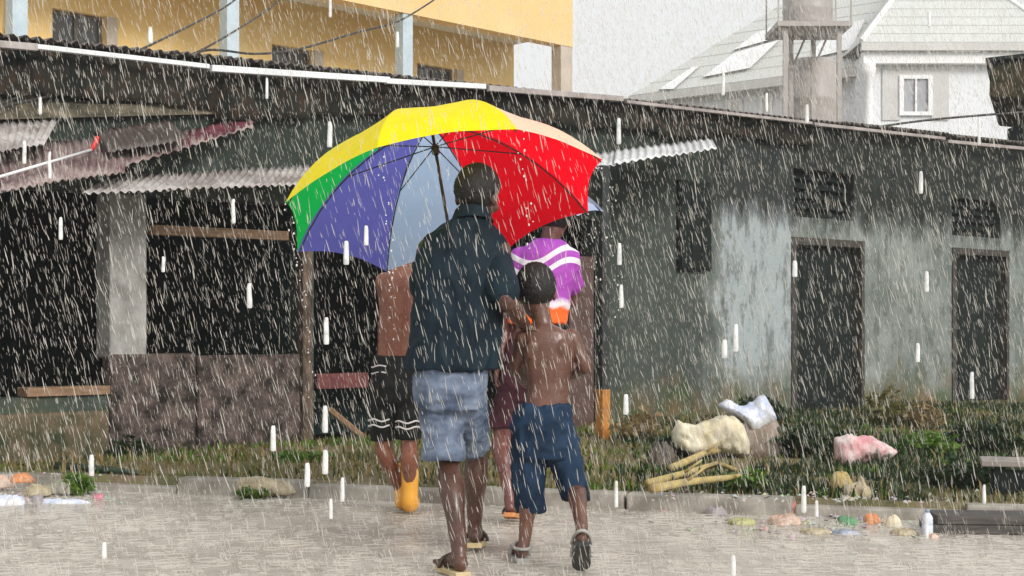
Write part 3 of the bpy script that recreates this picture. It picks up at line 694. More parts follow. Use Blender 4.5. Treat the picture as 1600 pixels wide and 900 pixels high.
# ==================================================================  PEOPLE
def sculpt(name, mb, mat, parent, voxel=0.008, smooth=4, disp=None):
    me = bpy.data.meshes.new('tmp'); me.from_pydata([tuple(v) for v in mb.v], [], mb.f)
    bm = bmesh.new(); bm.from_mesh(me); bmesh.ops.recalc_face_normals(bm, faces=bm.faces); bm.to_mesh(me); bm.free()
    o = bpy.data.objects.new('tmp', me); COL.objects.link(o)
    r = o.modifiers.new('r', 'REMESH'); r.mode = 'VOXEL'; r.voxel_size = voxel; r.use_smooth_shade = True
    if smooth:
        s_ = o.modifiers.new('s', 'SMOOTH'); s_.factor = 0.5; s_.iterations = smooth
    dg = bpy.context.evaluated_depsgraph_get(); dg.update()
    m2 = bpy.data.meshes.new_from_object(o.evaluated_get(dg))
    bpy.data.objects.remove(o); bpy.data.meshes.remove(me)
    if disp:
        nr = [v.normal.copy() for v in m2.vertices]
        for v, n in zip(m2.vertices, nr): v.co += n * disp(v.co, n)
    off = Vector(parent.location)
    for v in m2.vertices: v.co -= off
    m2.polygons.foreach_set('use_smooth', [True]*len(m2.polygons))
    m2.materials.clear(); m2.materials.append(mat); m2.name = name
    o = bpy.data.objects.new(name, m2); COL.objects.link(o); o.parent = parent
    return o

def limb(mb, pts, n=14):
    """pts: (point, radius); smooth tapered tube with round ends"""
    ps = [Vector(p) for p, _ in pts]; rs = [r for _, r in pts]
    out, rad = [], []
    for i in range(len(ps)-1):
        p0, p1, p2, p3 = ps[max(i-1,0)], ps[i], ps[i+1], ps[min(i+2,len(ps)-1)]
        for k in range(6):
            t = k/6
            out.append(0.5*((2*p1)+(p2-p0)*t+(2*p0-5*p1+4*p2-p3)*t*t+(3*p1-p0-3*p2+p3)*t**3)); rad.append(lerp(rs[i], rs[i+1], t*t*(3-2*t)))
    out.append(ps[-1]); rad.append(rs[-1])
    mb.tube(out, rad, n); mb.ell(ps[0], (rs[0],)*3); mb.ell(ps[-1], (rs[-1],)*3)

def torso(mb, rings, n=24, yaw=0.0):
    rr = []
    for c, a, b in rings:
        c = Vector(c); rr.append([c + Matrix.Rotation(yaw, 3, 'Z') @ Vector((a*math.copysign(abs(math.cos(t))**0.85, math.cos(t)), b*math.copysign(abs(math.sin(t))**0.85, math.sin(t)), 0)) for t in [2*math.pi*k/n for k in range(n)]])
    mb.loft(rr)

def hand(mb, wrist, fdir, pnorm, thumb_side, s=1.0, curl=0.5):
    """palm plus five bent fingers; fdir finger direction, pnorm the way the palm faces"""
    f = Vector(fdir).normalized(); p = Vector(pnorm); p = (p - f*p.dot(f)).normalized(); side = f.cross(p).normalized() * thumb_side
    w0 = Vector(wrist)
    rot = Matrix((side, f, p)).transposed()
    mb.ell(w0 + f*0.05*s, (0.040*s, 0.056*s, 0.017*s), rot)
    mb.ell(w0 + f*0.03*s + side*0.018*s + p*0.006*s, (0.020*s, 0.035*s, 0.016*s), rot)
    for k, (sd, L) in enumerate(((0.030, 0.072), (0.010, 0.080), (-0.010, 0.075), (-0.029, 0.060))):
        q = w0 + f*0.088*s + side*sd*s; d = f + side*sd*2.0
        pts = [(q - f*0.03*s, 0.0095*s)]
        for j, seg in enumerate((0.44, 0.32, 0.24)):
            ang = curl*(0.5 + 0.5*j)*0.9
            d = (d*math.cos(ang) + p*math.sin(ang)).normalized() if j else (d.normalized()*math.cos(curl*0.5) + p*math.sin(curl*0.5)).normalized()
            pts.append((q, 0.0092*s)); q = q + d*L*seg*s
        pts.append((q, 0.0075*s)); limb(mb, pts, 8)
    q = w0 + f*0.02*s + side*0.030*s
    d = (side*0.75 + f*0.65 + p*0.25).normalized()
    pts = [(w0 + f*0.012*s + side*0.012*s, 0.013*s), (q + d*0.02*s, 0.0125*s)]
    q2 = q + d*0.048*s; pts.append((q2, 0.0105*s)); d2 = (d*0.75 + f*0.3 + p*0.55*curl).normalized(); pts.append((q2 + d2*0.03*s, 0.0085*s))
    limb(mb, pts, 8)

def head(mb, c, s, rot):
    """skull, jaw, nose, brow, lips, ears in a head frame: x right, y forward, z up"""
    c = Vector(c); q = lambda x, y, z: c + rot @ (Vector((x, y, z))*s)
    E = lambda x, y, z, a, b, d: mb.ell(q(x, y, z), (a*s, b*s, d*s), rot, 18, 12)
    E(0, -0.008, 0.022, 0.077, 0.096, 0.094); E(0, 0.018, -0.035, 0.062, 0.072, 0.078); E(0, 0.045, -0.085, 0.036, 0.036, 0.028)
    E(0, 0.086, 0.008, 0.046, 0.014, 0.014); E(0, 0.094, -0.028, 0.013, 0.020, 0.022); E(0, 0.100, -0.036, 0.019, 0.014, 0.011)
    E(0, 0.084, -0.066, 0.026, 0.013, 0.007); E(0, 0.082, -0.077, 0.024, 0.012, 0.007)
    for sg in (-1, 1):
        E(0.078*sg, -0.005, -0.012, 0.011, 0.021, 0.032); E(0.045*sg, 0.062, -0.025, 0.024, 0.022, 0.020)
    return q

def hair(c, s, rot, parent, mat, line=-0.03, thick=1.0, seed=0):
    c = Vector(c); nu, nv = 110, 70; vs = []; fs = []
    for j in range(nv+1):
        for i in range(nu):
            th = math.pi*j/nv*0.86; ph = 2*math.pi*i/nu
            d = Vector((math.sin(th)*math.cos(ph), math.sin(th)*math.sin(ph), math.cos(th)))
            p = Vector((d.x*0.077, -0.008 + d.y*0.096, 0.022 + d.z*0.094))
            low = line + max(0, d.y)*0.115 + (0.022 if abs(d.x) > 0.80 and d.y > -0.3 else 0)
            k = min(1, max(-0.4, (p.z - low + 0.006*mnoise.noise(d*18))/0.05))
            g_ = (0.011*thick*k + (0.005*mnoise.noise(d*24 + Vector((seed, 0, 0))) + 0.0035*mnoise.noise(d*52))*max(0, k))
            if k < 0: g_ = -0.010
            vs.append(c + rot @ ((p + d*g_)*s))
    for j in range(nv):
        for i in range(nu):
            a = j*nu+i; b = j*nu+(i+1) % nu; fs.append((a, b, b+nu, a+nu))
    m = MB(); m.add(vs, fs); return m.build('hair', mat, parent, world=True, smooth=True)

def eyes(q, s, rot, parent):
    for sg in (-1, 1):
        MB().ell(q(0.031*sg, 0.076, -0.006), (0.012*s, 0.009*s, 0.008*s), rot).build('eye', m_eye, parent, world=True, smooth=True)

def foot(mb, ankle, heel, toe, s=1.0):
    h_, t_ = Vector(heel), Vector(toe); d = (t_-h_); L = d.length; d.normalize()
    up = Vector((0, 0, 1)); up = (up - d*up.dot(d)).normalized(); side = d.cross(up)
    rot = Matrix((side, d, up)).transposed()
    mb.ell(h_ + d*0.03*s + up*0.032*s, (0.031*s, 0.038*s, 0.034*s), rot)
    limb(mb, [(Vector(ankle), 0.034*s), (h_ + d*0.055*s + up*0.05*s, 0.037*s), (h_ + d*L*0.52 + up*0.034*s, 0.033*s), (h_ + d*L*0.74 + up*0.022*s, 0.024*s)], 12)
    mb.ell(h_ + d*L*0.70 + up*0.018*s, (0.044*s, 0.06*s, 0.020*s), rot)
    for k, (sx, ll) in enumerate(((-0.034, 0.0), (-0.015, -0.006), (0.001, -0.012), (0.016, -0.02), (0.030, -0.032))):
        q_ = h_ + d*(L + ll*s - 0.018*s) + side*sx*s + up*0.013*s
        limb(mb, [(q_ - d*0.045*s, 0.011*s), (q_ + d*0.008*s, (0.013 if k == 0 else 0.009)*s)], 8)
    return d, up, side, L

def sandal(parent, heel, toe, msole, mstrap, s=1.0, thick=0.022, heelstrap=False):
    h_, t_ = Vector(heel), Vector(toe); d = (t_-h_); L = d.length; d.normalize()
    up = Vector((0, 0, 1)); up = (up - d*up.dot(d)).normalized(); side = d.cross(up)
    prof = [(-0.018, 0.018), (-0.005, 0.034), (0.2, 0.037), (0.45, 0.036), (0.7, 0.048), (0.88, 0.044), (1.0, 0.026), (1.03, 0.01)]
    ring = [(h_ + d*a*L + side*b*s) for a, b in prof] + [(h_ + d*a*L - side*b*s) for a, b in reversed(prof)]
    m = MB(); m.loft([[p + up*z for p in ring] for z in (-thick, -thick*0.5, 0.001)]); so = m.build('sandal', msole, parent, world=True, bevel=0.003)
    for a, hh in ((0.62, 0.055), (0.45, 0.075)) if heelstrap else ((0.6, 0.052),):
        pts = []
        for k in range(11):
            an = math.pi*k/10; pts.append(h_ + d*a*L + side*math.cos(an)*0.052*s + up*math.sin(an)*hh*s)
        MB().tube(pts, 0.008*s, 6).build('strap', mstrap, so, world=True, smooth=True)
    if heelstrap:
        pts = []
        for k in range(13):
            an = math.pi*k/12; pts.append(h_ + d*(0.45*L*(1-math.sin(an)) - 0.016*math.sin(an)) + side*math.cos(an)*0.048*s + up*0.052*s)
        MB().tube(pts, 0.009*s, 6).build('strap', mstrap, so, world=True, smooth=True)
    return so

def skin(name, c1, c2):
    m = Mat(name, 0.42, 0.5)
    n = m.noise(9, 5, 0.6); m.color(m.mix(m.ramp(n, [(0.35, 0.0), (0.65, 1.0)]), c1, c2))
    m.b.inputs['Subsurface Weight'].default_value = 0.06; m.b.inputs['Subsurface Radius'].default_value = (0.01, 0.004, 0.002)
    m.bump(m.noise(160, 3, 0.6), 0.12, 0.002)
    m.rough(m.ramp(m.noise(30, 3), [(0.35, 0.18), (0.65, 0.5)])); return m.m
m_eye = worn('eye_white', (0.75, 0.73, 0.7), (0.7, 0.68, 0.66), 5, 0.2, 0)
m_hair = worn('black_hair', (0.006, 0.005, 0.005), (0.016, 0.014, 0.013), 60, 0.6, 0.8, dist=0.004)
sk_man = skin('deep_brown_skin', (0.060, 0.027, 0.019), (0.105, 0.046, 0.030))
sk_boy = skin('wet_brown_skin', (0.095, 0.042, 0.028), (0.155, 0.070, 0.046))
sk_left = skin('warm_brown_skin', (0.17, 0.058, 0.034), (0.24, 0.092, 0.052))
sk_girl = skin('brown_skin', (0.12, 0.042, 0.036), (0.17, 0.065, 0.055))
m_navy = cloth('soaked_navy_cotton', (0.003, 0.008, 0.013), (0.012, 0.026, 0.038), 0, 6, 0.6, 0.5)
m_denim = cloth('faded_denim', (0.018, 0.035, 0.075), (0.25, 0.30, 0.39), 0, 7, 0.8, 0.4)
m_jean = cloth('wet_blue_jersey', (0.004, 0.012, 0.026), (0.022, 0.050, 0.10), 0, 5, 0.65, 0.5)
m_hemb = cloth('dark_hem', (0.006, 0.012, 0.022), (0.015, 0.025, 0.04), 0, 8, 0.7)
m_sole = worn('dark_rubber_sole', (0.015, 0.018, 0.017), (0.04, 0.045, 0.04), 9, 0.5, 0.4)
m_tan = worn('tan_sandal_foam', (0.50, 0.38, 0.20), (0.62, 0.50, 0.30), 8, 0.6, 0.2)
m_gsole = worn('grey_sandal_foam', (0.30, 0.29, 0.27), (0.42, 0.41, 0.38), 8, 0.6, 0.2)
m_strap = worn('brown_strap', (0.05, 0.035, 0.025), (0.09, 0.07, 0.05), 9, 0.5, 0.2)

def wrinkle(amp, sc, squash=(1, 1, 1), hem=None):
    def f(co, n):
        v = Vector((co.x*squash[0], co.y*squash[1], co.z*squash[2]))
        a = mnoise.noise(v*sc + Vector((3, 1, 7))); b = mnoise.noise(v*sc*2.3)
        ridge = 1 - abs(mnoise.noise(v*sc*1.4 + Vector((9, 2, 4))))*2.2
        return amp*(0.6*a + 0.3*b + 0.5*max(0, ridge)**2 - 0.12)
    return f

# ---------------------------------------------------------------- the man
DM = 6.2; sm = F/DM
def J(px, py, dy=0.0): return P(px, py, DM+dy)
lheel = G(724, 893, 0.03); lheel.z = 0.026; ltoe = lheel + Vector((-0.10, 0.22, 0))
rheel = Vector((P(741, 0, 6.50).x, 6.50, 0.05)); rtoe = rheel + Vector((0.01, 0.245, -0.02))
man = thing('person', 'man in dark navy shirt and denim shorts walking away under the rainbow umbrella', 'person', (lheel.x, 6.25, 0))
hrot = Euler((R(-14), R(3), R(-24))).to_matrix()
hc = J(746, 306, 0.03); HS = 1.13
b = MB()
qh = head(b, hc, HS, hrot)
limb(b, [(J(733, 372, 0.0), 0.068), (J(738, 352, 0.01), 0.064), (J(743, 322, 0.015), 0.063)])
torso(b, [(J(730, 362), .07, .06), (J(727, 376), .15, .085), (J(723, 400), .17, .105), (J(719, 450), .165, .11), (J(712, 520), .15, .105), (J(708, 570), .14, .105), (J(705, 610), .138, .11), (J(705, 635), .11, .09)])
RS, RE, RW = J(777, 392, 0.0), J(789, 466, -0.15), J(819, 507, 0.035)
LS, LE, LW = J(673, 392, 0.01), J(660, 462, 0.10), J(694, 441, 0.235)
limb(b, [(RS, .062), (RS.lerp(RE, .45), .052), (RE, .042), (RE.lerp(RW, .35), .043), (RW, .029)])
limb(b, [(LS, .062), (LS.lerp(LE, .45), .052), (LE, .042), (LE.lerp(LW, .35), .043), (LW, .029)])
hand(b, RW, Vector((0.55, 0.55, -0.25)), Vector((0.10, 0.35, -0.93)), -1, 0.95, 0.35)
gp = UC - UA*0.385      # where the shaft is gripped
hd_ = (gp - LW); 
hand(b, LW + Vector((-0.01, -0.028, 0)), Vector((0.95, 0.25, 0.1)), Vector((-0.2, 0.95, 0.1)), 1, 0.95, 1.15)
LH, RH = J(686, 605), J(727, 605)
LK, RK = J(701, 722, 0.0), P(744, 712, 6.42)
LA, RA = lheel + Vector((-0.018, 0.05, 0.085)), rheel + Vector((0.0, 0.05, 0.085))
for H_, K_, A_ in ((LH, LK, LA), (RH, RK, RA)):
    calf = K_.lerp(A_, .32) + Vector((0, -0.022, 0))
    limb(b, [(H_, .075), (H_.lerp(K_, .5), .066), (K_, .052), (calf, .056), (K_.lerp(A_, .7), .040), (A_, .034)])
foot(b, LA, lheel, ltoe, 1.0); foot(b, RA, rheel, rtoe, 1.0)
sculpt('body', b, sk_man, man, 0.0065, 3)
hair(hc, HS, hrot, man, m_hair, -0.058, 0.9, 1); eyes(qh, HS, hrot, man)
c = MB()
torso(c, [(J(737, 338), .068, .072), (J(734, 347), .092, .082), (J(730, 358), .140, .095), (J(727, 371), .178, .108), (J(724, 390), .194, .120), (J(721, 425), .194, .132), (J(716, 475), .198, .138), (J(712, 530), .207, .143), (J(710, 560), .213, .148), (J(710, 578), .214, .150)])
limb(c, [(RS + Vector((-0.015, 0, 0.006)), .066), (RS.lerp(RE, .5), .067), (RS.lerp(RE, .84), .068)])
limb(c, [(LS + Vector((0.015, 0, 0.006)), .066), (LS.lerp(LE, .5), .067), (LS.lerp(LE, .84), .069)])
sculpt('shirt', c, m_navy, man, 0.009, 3, wrinkle(0.022, 8, (1, 1, 0.5)))
# turned-up collar
cr = MB(); n = 28; rings = []
cc = J(738, 339, 0.0)
for zz_, a_, b_, lift in ((-0.012, .078, .078, 0), (0.02, .070, .072, 0), (0.034, .068, .070, 0), (0.026, .076, .078, 0), (-0.02, .094, .094, 0)):
    rings.append([cc + Vector((a_*math.cos(2*math.pi*k/n), b_*math.sin(2*math.pi*k/n), zz_ - 0.02*math.sin(2*math.pi*k/n))) for k in range(n)])
cr.loft(rings, cap=False); cr.build('collar', m_navy, man, world=True, smooth=True)
d = MB()
torso(d, [(J(706, 566), .160, .130), (J(704, 590), .163, .135), (J(703, 620), .158, .135), (J(704, 640), .13, .12)])
limb(d, [(LH + Vector((-0.005, 0, 0)), .094), (LH.lerp(LK, .5) + Vector((-0.006, 0, 0)), .093), (J(692, 690), .088)])
d.loft([[Vector(J(693, py)) + Vector((r_*math.cos(t), r_*1.08*math.sin(t), 0)) for t in [2*math.pi*k/20 for k in range(20)]] for py, r_ in ((660, .090), (690, .089), (712, .090))])
rk_ = RH.lerp(RK, .82)
limb(d, [(RH + Vector((.005, 0, 0)), .088), (RH.lerp(RK, .5), .080), (rk_, .070)])
sculpt('denim_shorts', d, m_denim, man, 0.009, 3, wrinkle(0.014, 11, (1, 1, 1.7)))
cuff = MB(); n = 24
cuff.loft([[Vector(J(693, py)) + Vector((r_*math.cos(t), r_*1.08*math.sin(t), 0.004*math.sin(3*t))) for t in [2*math.pi*k/n for k in range(n)]] for py, r_ in ((700, .092), (701, .096), (717, .097), (718, .084), (702, .082))], cap=False)
cuff.build('cuff', m_denim, man, world=True, smooth=True)
sandal(man, lheel, ltoe, m_tan, m_strap, 1.0); sandal(man, rheel, rtoe, m_tan, m_strap, 1.0)

# ---------------------------------------------------------------- the boy
DB = 6.27
def K(px, py, dy=0.0): return P(px, py, DB+dy)
S = 0.80
blh = G(818, 874, 0.02); blh.z = 0.022; blt = blh + Vector((-0.035, 0.19, 0))
btoe = G(908, 893, 0.0); btoe.z = 0.02; brh = btoe + Vector((0.0, -0.055, 0.0)) + Vector((0, -0.06, 0.125)); 
brt = btoe + Vector((0, 0.03, 0))
boy = thing('person', 'shirtless small boy in baggy dark blue shorts walking beside the man', 'person', (P(850, 0, DB).x, DB, 0))
hrot = Euler((R(-10), R(-2), R(6))).to_matrix(); hc = K(837, 456, 0.03); HS = 1.03
b = MB(); qh = head(b, hc, HS, hrot)
limb(b, [(K(851, 520), .050), (K(847, 502, .01), .044), (K(841, 475, .015), .045)])
torso(b, [(K(851, 508), .045, .045), (K(853, 519), .105, .062), (K(855, 535), .118, .073), (K(857, 565), .108, .076), (K(857, 600), .092, .070), (K(854, 630), .098, .075), (K(850, 660), .105, .085), (K(849, 680), .08, .07)])
for sg, px in ((-1, 832), (1, 878)):
    b.ell(K(px, 548, -0.058), (.034, .018, .045), Euler((R(8), 0, R(0))).to_matrix())
bLS, bLE, bLW = K(818, 529), K(806, 575, .05), K(822, 600, .16)
bRS, bRE, bRW = K(893, 527), K(914, 574, -.01), K(898, 588, .15)
for A_, E_, W_ in ((bLS, bLE, bLW), (bRS, bRE, bRW)):
    limb(b, [(A_, .040), (A_.lerp(E_, .5), .034), (E_, .029), (E_.lerp(W_, .4), .029), (W_, .021)])
hand(b, bLW, Vector((.6, .5, .5)), Vector((-.1, .8, .3)), 1, .74, .9); hand(b, bRW, Vector((-.7, .5, .4)), Vector((0, .8, .2)), -1, .74, .9)
bLH, bRH = K(831, 660), K(871, 660)
bLK, bRK = K(828, 762, .05), K(899, 758, .03)
bLA = blh + Vector((.004, .04, .065)); bRA = brh + Vector((0.0, .062, .052))
for H_, K_, A_ in ((bLH, bLK, bLA), (bRH, bRK, bRA)):
    calf = K_.lerp(A_, .3) + Vector((0, -.012, 0))
    limb(b, [(H_, .066), (H_.lerp(K_, .5), .055), (K_, .043), (calf, .042), (K_.lerp(A_, .7), .031), (A_, .027)])
foot(b, bLA, blh, blt, .78); foot(b, bRA, brh, brt, .78)
sculpt('body', b, sk_boy, boy, .0055, 2)
hair(hc, HS, hrot, boy, m_hair, -.066, 1.0, 2); eyes(qh, HS, hrot, boy)
d = MB()
torso(d, [(K(850, 631), .117, .092), (K(849, 645), .126, .10), (K(848, 690), .140, .11), (K(850, 715), .125, .10)])
def legloft(d, pts, n=20):
    d.loft([[Vector(p) + Vector((a*math.cos(t), b_*math.sin(t), 0)) for t in [2*math.pi*k/n for k in range(n)]] for p, a, b_ in pts])
legloft(d, [(K(829, 660), .085, .09), (K(827, 720, .02), .080, .085), (K(828, 765, .04), .070, .078), (K(830, 800, .05), .064, .072)])
legloft(d, [(K(870, 660), .082, .09), (K(880, 715, .02), .077, .085), (K(893, 755, .03), .066, .075), (K(899, 778, .03), .060, .068)])
sculpt('baggy_shorts', d, m_jean, boy, .008, 3, wrinkle(.019, 12, (1, 1, .7)))
hm = MB(); legloft(hm, [(K(898, 766, .03), .066, .074), (K(900, 782, .03), .066, .073)]); sculpt('hem_band', hm, m_hemb, boy, .008, 1)
sandal(boy, blh, blt, m_gsole, m_gsole, .84, .024, True); sandal(boy, brh, brt, m_sole, m_gsole, .84, .024, True)

# ---------------------------------------------------------------- shirtless boy ahead on the left
DL = 7.8
def T(px, py, dy=0.0): return P(px, py, DL+dy)
lad = thing('person', 'shirtless youth in black striped shorts and yellow boots walking ahead at the left', 'person', (T(620, 0).x, DL, 0))
hrot = Euler((R(-8), 0, R(0))).to_matrix(); hc = T(628, 372, .03); HS = 1.0
b = MB(); qh = head(b, hc, HS, hrot)
limb(b, [(T(627, 432), .06), (T(628, 410, .01), .052), (T(628, 388, .015), .054)])
torso(b, [(T(627, 420), .06, .055), (T(628, 432), .110, .075), (T(628, 450), .122, .092), (T(625, 490), .116, .092), (T(621, 530), .108, .085), (T(619, 562), .104, .085), (T(619, 600), .112, .095), (T(618, 620), .09, .08)])
tLS, tLE, tLW = T(601, 440), T(603, 480, .20), T(618, 440, .27)
tRS, tRE, tRW = T(658, 442), T(668, 512, .02), T(664, 560, .12)
limb(b, [(tLS, .052), (tLS.lerp(tLE, .5), .044), (tLE, .036), (tLE.lerp(tLW, .4), .036), (tLW, .026)])
limb(b, [(tRS, .052), (tRS.lerp(tRE, .5), .044), (tRE, .036), (tRE.lerp(tRW, .4), .036), (tRW, .026)])
hand(b, tLW, Vector((.3, .5, .8)), Vector((.2, .9, -.4)), 1, .9, .6); hand(b, tRW, Vector((0, .3, -.95)), Vector((-.9, .1, 0)), -1, .9, .5)
tLH, tRH = T(604, 605), T(635, 605)
lf = Vector((T(628, 0, .12).x, 7.92, .03)); rf = Vector((T(640, 0, .02).x, 7.80, .03))
tLK, tRK = T(599, 698, .05), T(639, 695, .0)
tLA, tRA = lf + Vector((-.01, .05, .09)), rf + Vector((0, .05, .09))
for H_, K_, A_ in ((tLH, tLK, tLA), (tRH, tRK, tRA)):
    calf = K_.lerp(A_, .3) + Vector((0, -.018, 0))
    limb(b, [(H_, .060), (H_.lerp(K_, .5), .056), (K_, .047), (calf, .050), (K_.lerp(A_, .7), .037), (A_, .032)])
foot(b, tLA, lf + Vector((0, .02, .008)), lf + Vector((0, .20, .006)), .72); foot(b, tRA, rf + Vector((0, .02, .008)), rf + Vector((.01, .20, .006)), .72)
sculpt('body', b, sk_left, lad, .0075, 3); hair(hc, HS, hrot, lad, m_hair, -.035, 1.0, 3); eyes(qh, HS, hrot, lad)
m_blk = cloth('black_nylon_shorts', (.006, .007, .007), (.014, .016, .015), 0, 6, .6, .5)
m_wst = cloth('pale_stripe', (.55, .52, .52), (.65, .6, .6), 0, 8, .6, .2)
d = MB(); torso(d, [(T(619, 555), .122, .100), (T(619, 575), .130, .108), (T(618, 615), .136, .115), (T(618, 630), .11, .10)])
legloft(d, [(T(603, 600), .074, .09), (T(599, 640, .03), .072, .085), (T(598, 688, .05), .068, .08)]); legloft(d, [(T(636, 600), .074, .09), (T(638, 640, 0), .072, .085), (T(639, 686), .068, .08)])
sculpt('striped_shorts', d, m_blk, lad, .009, 3, wrinkle(.012, 9))
def band(cx, py, a, b_, dy=0.0, hh=.010, arc=(0, 2*math.pi)):
    m = MB(); n = 30; pts = []
    for k in range(n+1):
        t = lerp(arc[0], arc[1], k/n); pts.append((T(cx, py, dy) + Vector((a*math.cos(t), b_*math.sin(t), 0.006*math.sin(5*t)))))
    m.tube(pts, hh, 6); return m.build('stripe', m_wst, lad, world=True, smooth=True)
for py in (572, 582): band(619, py, .1345, .1125, 0, .0045, (R(190), R(250)))
for py in (655, 664): band(599, py, .080, .094, .04, .005, (R(185), R(300))); band(638, py+3, .080, .094, 0, .005, (R(215), R(330)))
m_boot = worn('yellow_rubber', (0.75, 0.34, 0.03), (0.85, 0.42, 0.05), 5, .4, .1)
for hl in (lf, rf):
    d = MB(); 
    limb(d, [(hl + Vector((0, .05, .20)), .050), (hl + Vector((0, .05, .10)), .046), (hl + Vector((0, .05, .03)), .046), (hl + Vector((0, .13, .022)), .045), (hl + Vector((.005, .22, .02)), .040)])
    sculpt('rubber_boot', d, m_boot, lad, .009, 2)

# ---------------------------------------------------------------- person in the purple shirt
DP = 7.6
def Q(px, py, dy=0.0): return P(px, py, DP+dy)
lady = thing('person', 'person in purple shirt with white swirls and orange hem walking ahead', 'person', (Q(815, 0).x, DP, 0))
hrot = Euler((R(-8), 0, R(-6))).to_matrix(); hc = Q(866, 343, .04); HS = .98
b = MB(); qh = head(b, hc, HS, hrot)
limb(b, [(Q(853, 396), .058), (Q(858, 378, .01), .05), (Q(863, 358, .015), .052)])
torso(b, [(Q(855, 386), .06, .055), (Q(854, 394), .12, .075), (Q(852, 415), .145, .095), (Q(846, 460), .13, .092), (Q(838, 510), .118, .088), (Q(830, 560), .14, .105), (Q(825, 600), .155, .12), (Q(823, 625), .11, .09)])
# left arm hangs back, right arm holds the pale umbrella in front
gB = BC - b_ax*0.50
pLS, pLE, pLW = Q(808, 408), Q(793, 500, .02), Q(778, 570, -.04)
pRS, pRE, pRW = Q(893, 408), Q(895, 470, .18), gB + Vector((.03, -.03, -.01))
limb(b, [(pLS, .048), (pLS.lerp(pLE, .5), .042), (pLE, .034), (pLE.lerp(pLW, .4), .034), (pLW, .024)])
limb(b, [(pRS, .048), (pRS.lerp(pRE, .5), .042), (pRE, .034), (pRE.lerp(pRW, .4), .034), (pRW, .024)])
hand(b, pLW, Vector((-.15, .1, -.95)), Vector((.95, 0, 0)), -1, .85, .5); hand(b, pRW, Vector((-.9, .3, .2)), Vector((.2, .9, 0)), -1, .85, 1.1)
pLH, pRH = Q(807, 605), Q(842, 605)
plf = G(796, 816, 0.02); plf.z = .07; prf = Vector((Q(838, 0).x, 7.85, .03))
pLK, pRK = Q(783, 695, -.02), Q(842, 700, .15)
pLA, pRA = plf + Vector((0, .06, .085)), prf + Vector((0, .05, .09))
for H_, K_, A_ in ((pLH, pLK, pLA), (pRH, pRK, pRA)):
    calf = K_.lerp(A_, .3) + Vector((0, -.018, 0))
    limb(b, [(H_, .084), (H_.lerp(K_, .5), .070), (K_, .052), (calf, .050), (K_.lerp(A_, .7), .037), (A_, .031)])
foot(b, pLA, plf, plf + Vector((.02, .21, -.04)), .92); foot(b, pRA, prf, prf + Vector((0, .22, 0)), .92)
sculpt('body', b, sk_girl, lady, .0075, 3); hair(hc, HS, hrot, lady, m_hair, -.06, 1.6, 4); eyes(qh, HS, hrot, lady)
# shirt: purple with white swirls, white then orange towards the hem (a print on the cloth)
mp = Mat('purple_swirl_print', .7, .3)
z_ = mp.axis(2); xx_ = mp.axis(0)
zw_ = mp.math('ADD', z_, mp.math('MULTIPLY', mp.math('SINE', mp.math('ADD', mp.math('MULTIPLY', xx_, 15.0), 0.8)), .045))
pur = mp.mix(mp.noise(8, 4), (.30, .045, .36), (.42, .08, .46))
def swirl(zc, hw):
    dz = mp.math('ABSOLUTE', mp.math('SUBTRACT', zw_, zc)); return mp.rng(dz, hw*1.05, hw*0.9)
zA, zB = Q(0, 400).z, Q(0, 420).z
colr = mp.mix(swirl(zA, .017), pur, (.72, .68, .72)); colr = mp.mix(swirl(zB, .016), colr, (.72, .68, .72))
wh = mp.rng(mp.math('ADD', z_, mp.math('MULTIPLY', mp.noise(14, 3), .06)), Q(0, 466).z+.03, Q(0, 474).z+.03)
colr = mp.mix(wh, colr, (.72, .66, .70))
orr = mp.rng(mp.math('ADD', z_, mp.math('MULTIPLY', mp.noise(12, 3), .10)), Q(0, 478).z+.05, Q(0, 484).z+.05)
colr = mp.mix(orr, colr, (.90, .14, .02)); mp.color(colr); mp.bump(mp.noise(30, 4), .3, .005)
c = MB()
torso(c, [(Q(856, 374), .068, .066), (Q(855, 383), .115, .085), (Q(854, 396), .158, .108), (Q(851, 425), .166, .122), (Q(846, 460), .160, .124), (Q(840, 490), .158, .122), (Q(838, 506), .160, .124)])
limb(c, [(pLS + Vector((.02, 0, .01)), .066), (pLS.lerp(pLE, .55), .062)]); limb(c, [(pRS + Vector((-.02, 0, .01)), .066), (pRS.lerp(pRE, .55), .062)])
sculpt('printed_shirt', c, mp.m, lady, .009, 3, wrinkle(.010, 8))
d = MB(); torso(d, [(Q(836, 530), .145, .11), (Q(830, 560), .155, .12), (Q(824, 605), .168, .13), (Q(823, 628), .14, .11)])
legloft(d, [(Q(806, 600), .09, .11), (Q(792, 640), .088, .10), (Q(785, 668), .082, .092)]); legloft(d, [(Q(842, 600), .09, .11), (Q(843, 640, .08), .088, .10), (Q(843, 672, .12), .082, .092)])
sculpt('maroon_shorts', d, cloth('maroon_cotton', (.035, .012, .018), (.07, .025, .035), 0, 6, .7, .4), lady, .009, 3, wrinkle(.012, 9))
sandal(lady, plf, plf + Vector((.02, .21, -.04)), worn('orange_sandal_foam', (.6, .25, .08), (.5, .2, .07), 8, .6, .2), m_strap, .92); sandal(lady, prf, prf + Vector((0, .22, 0)), m_sole, m_strap, .92)

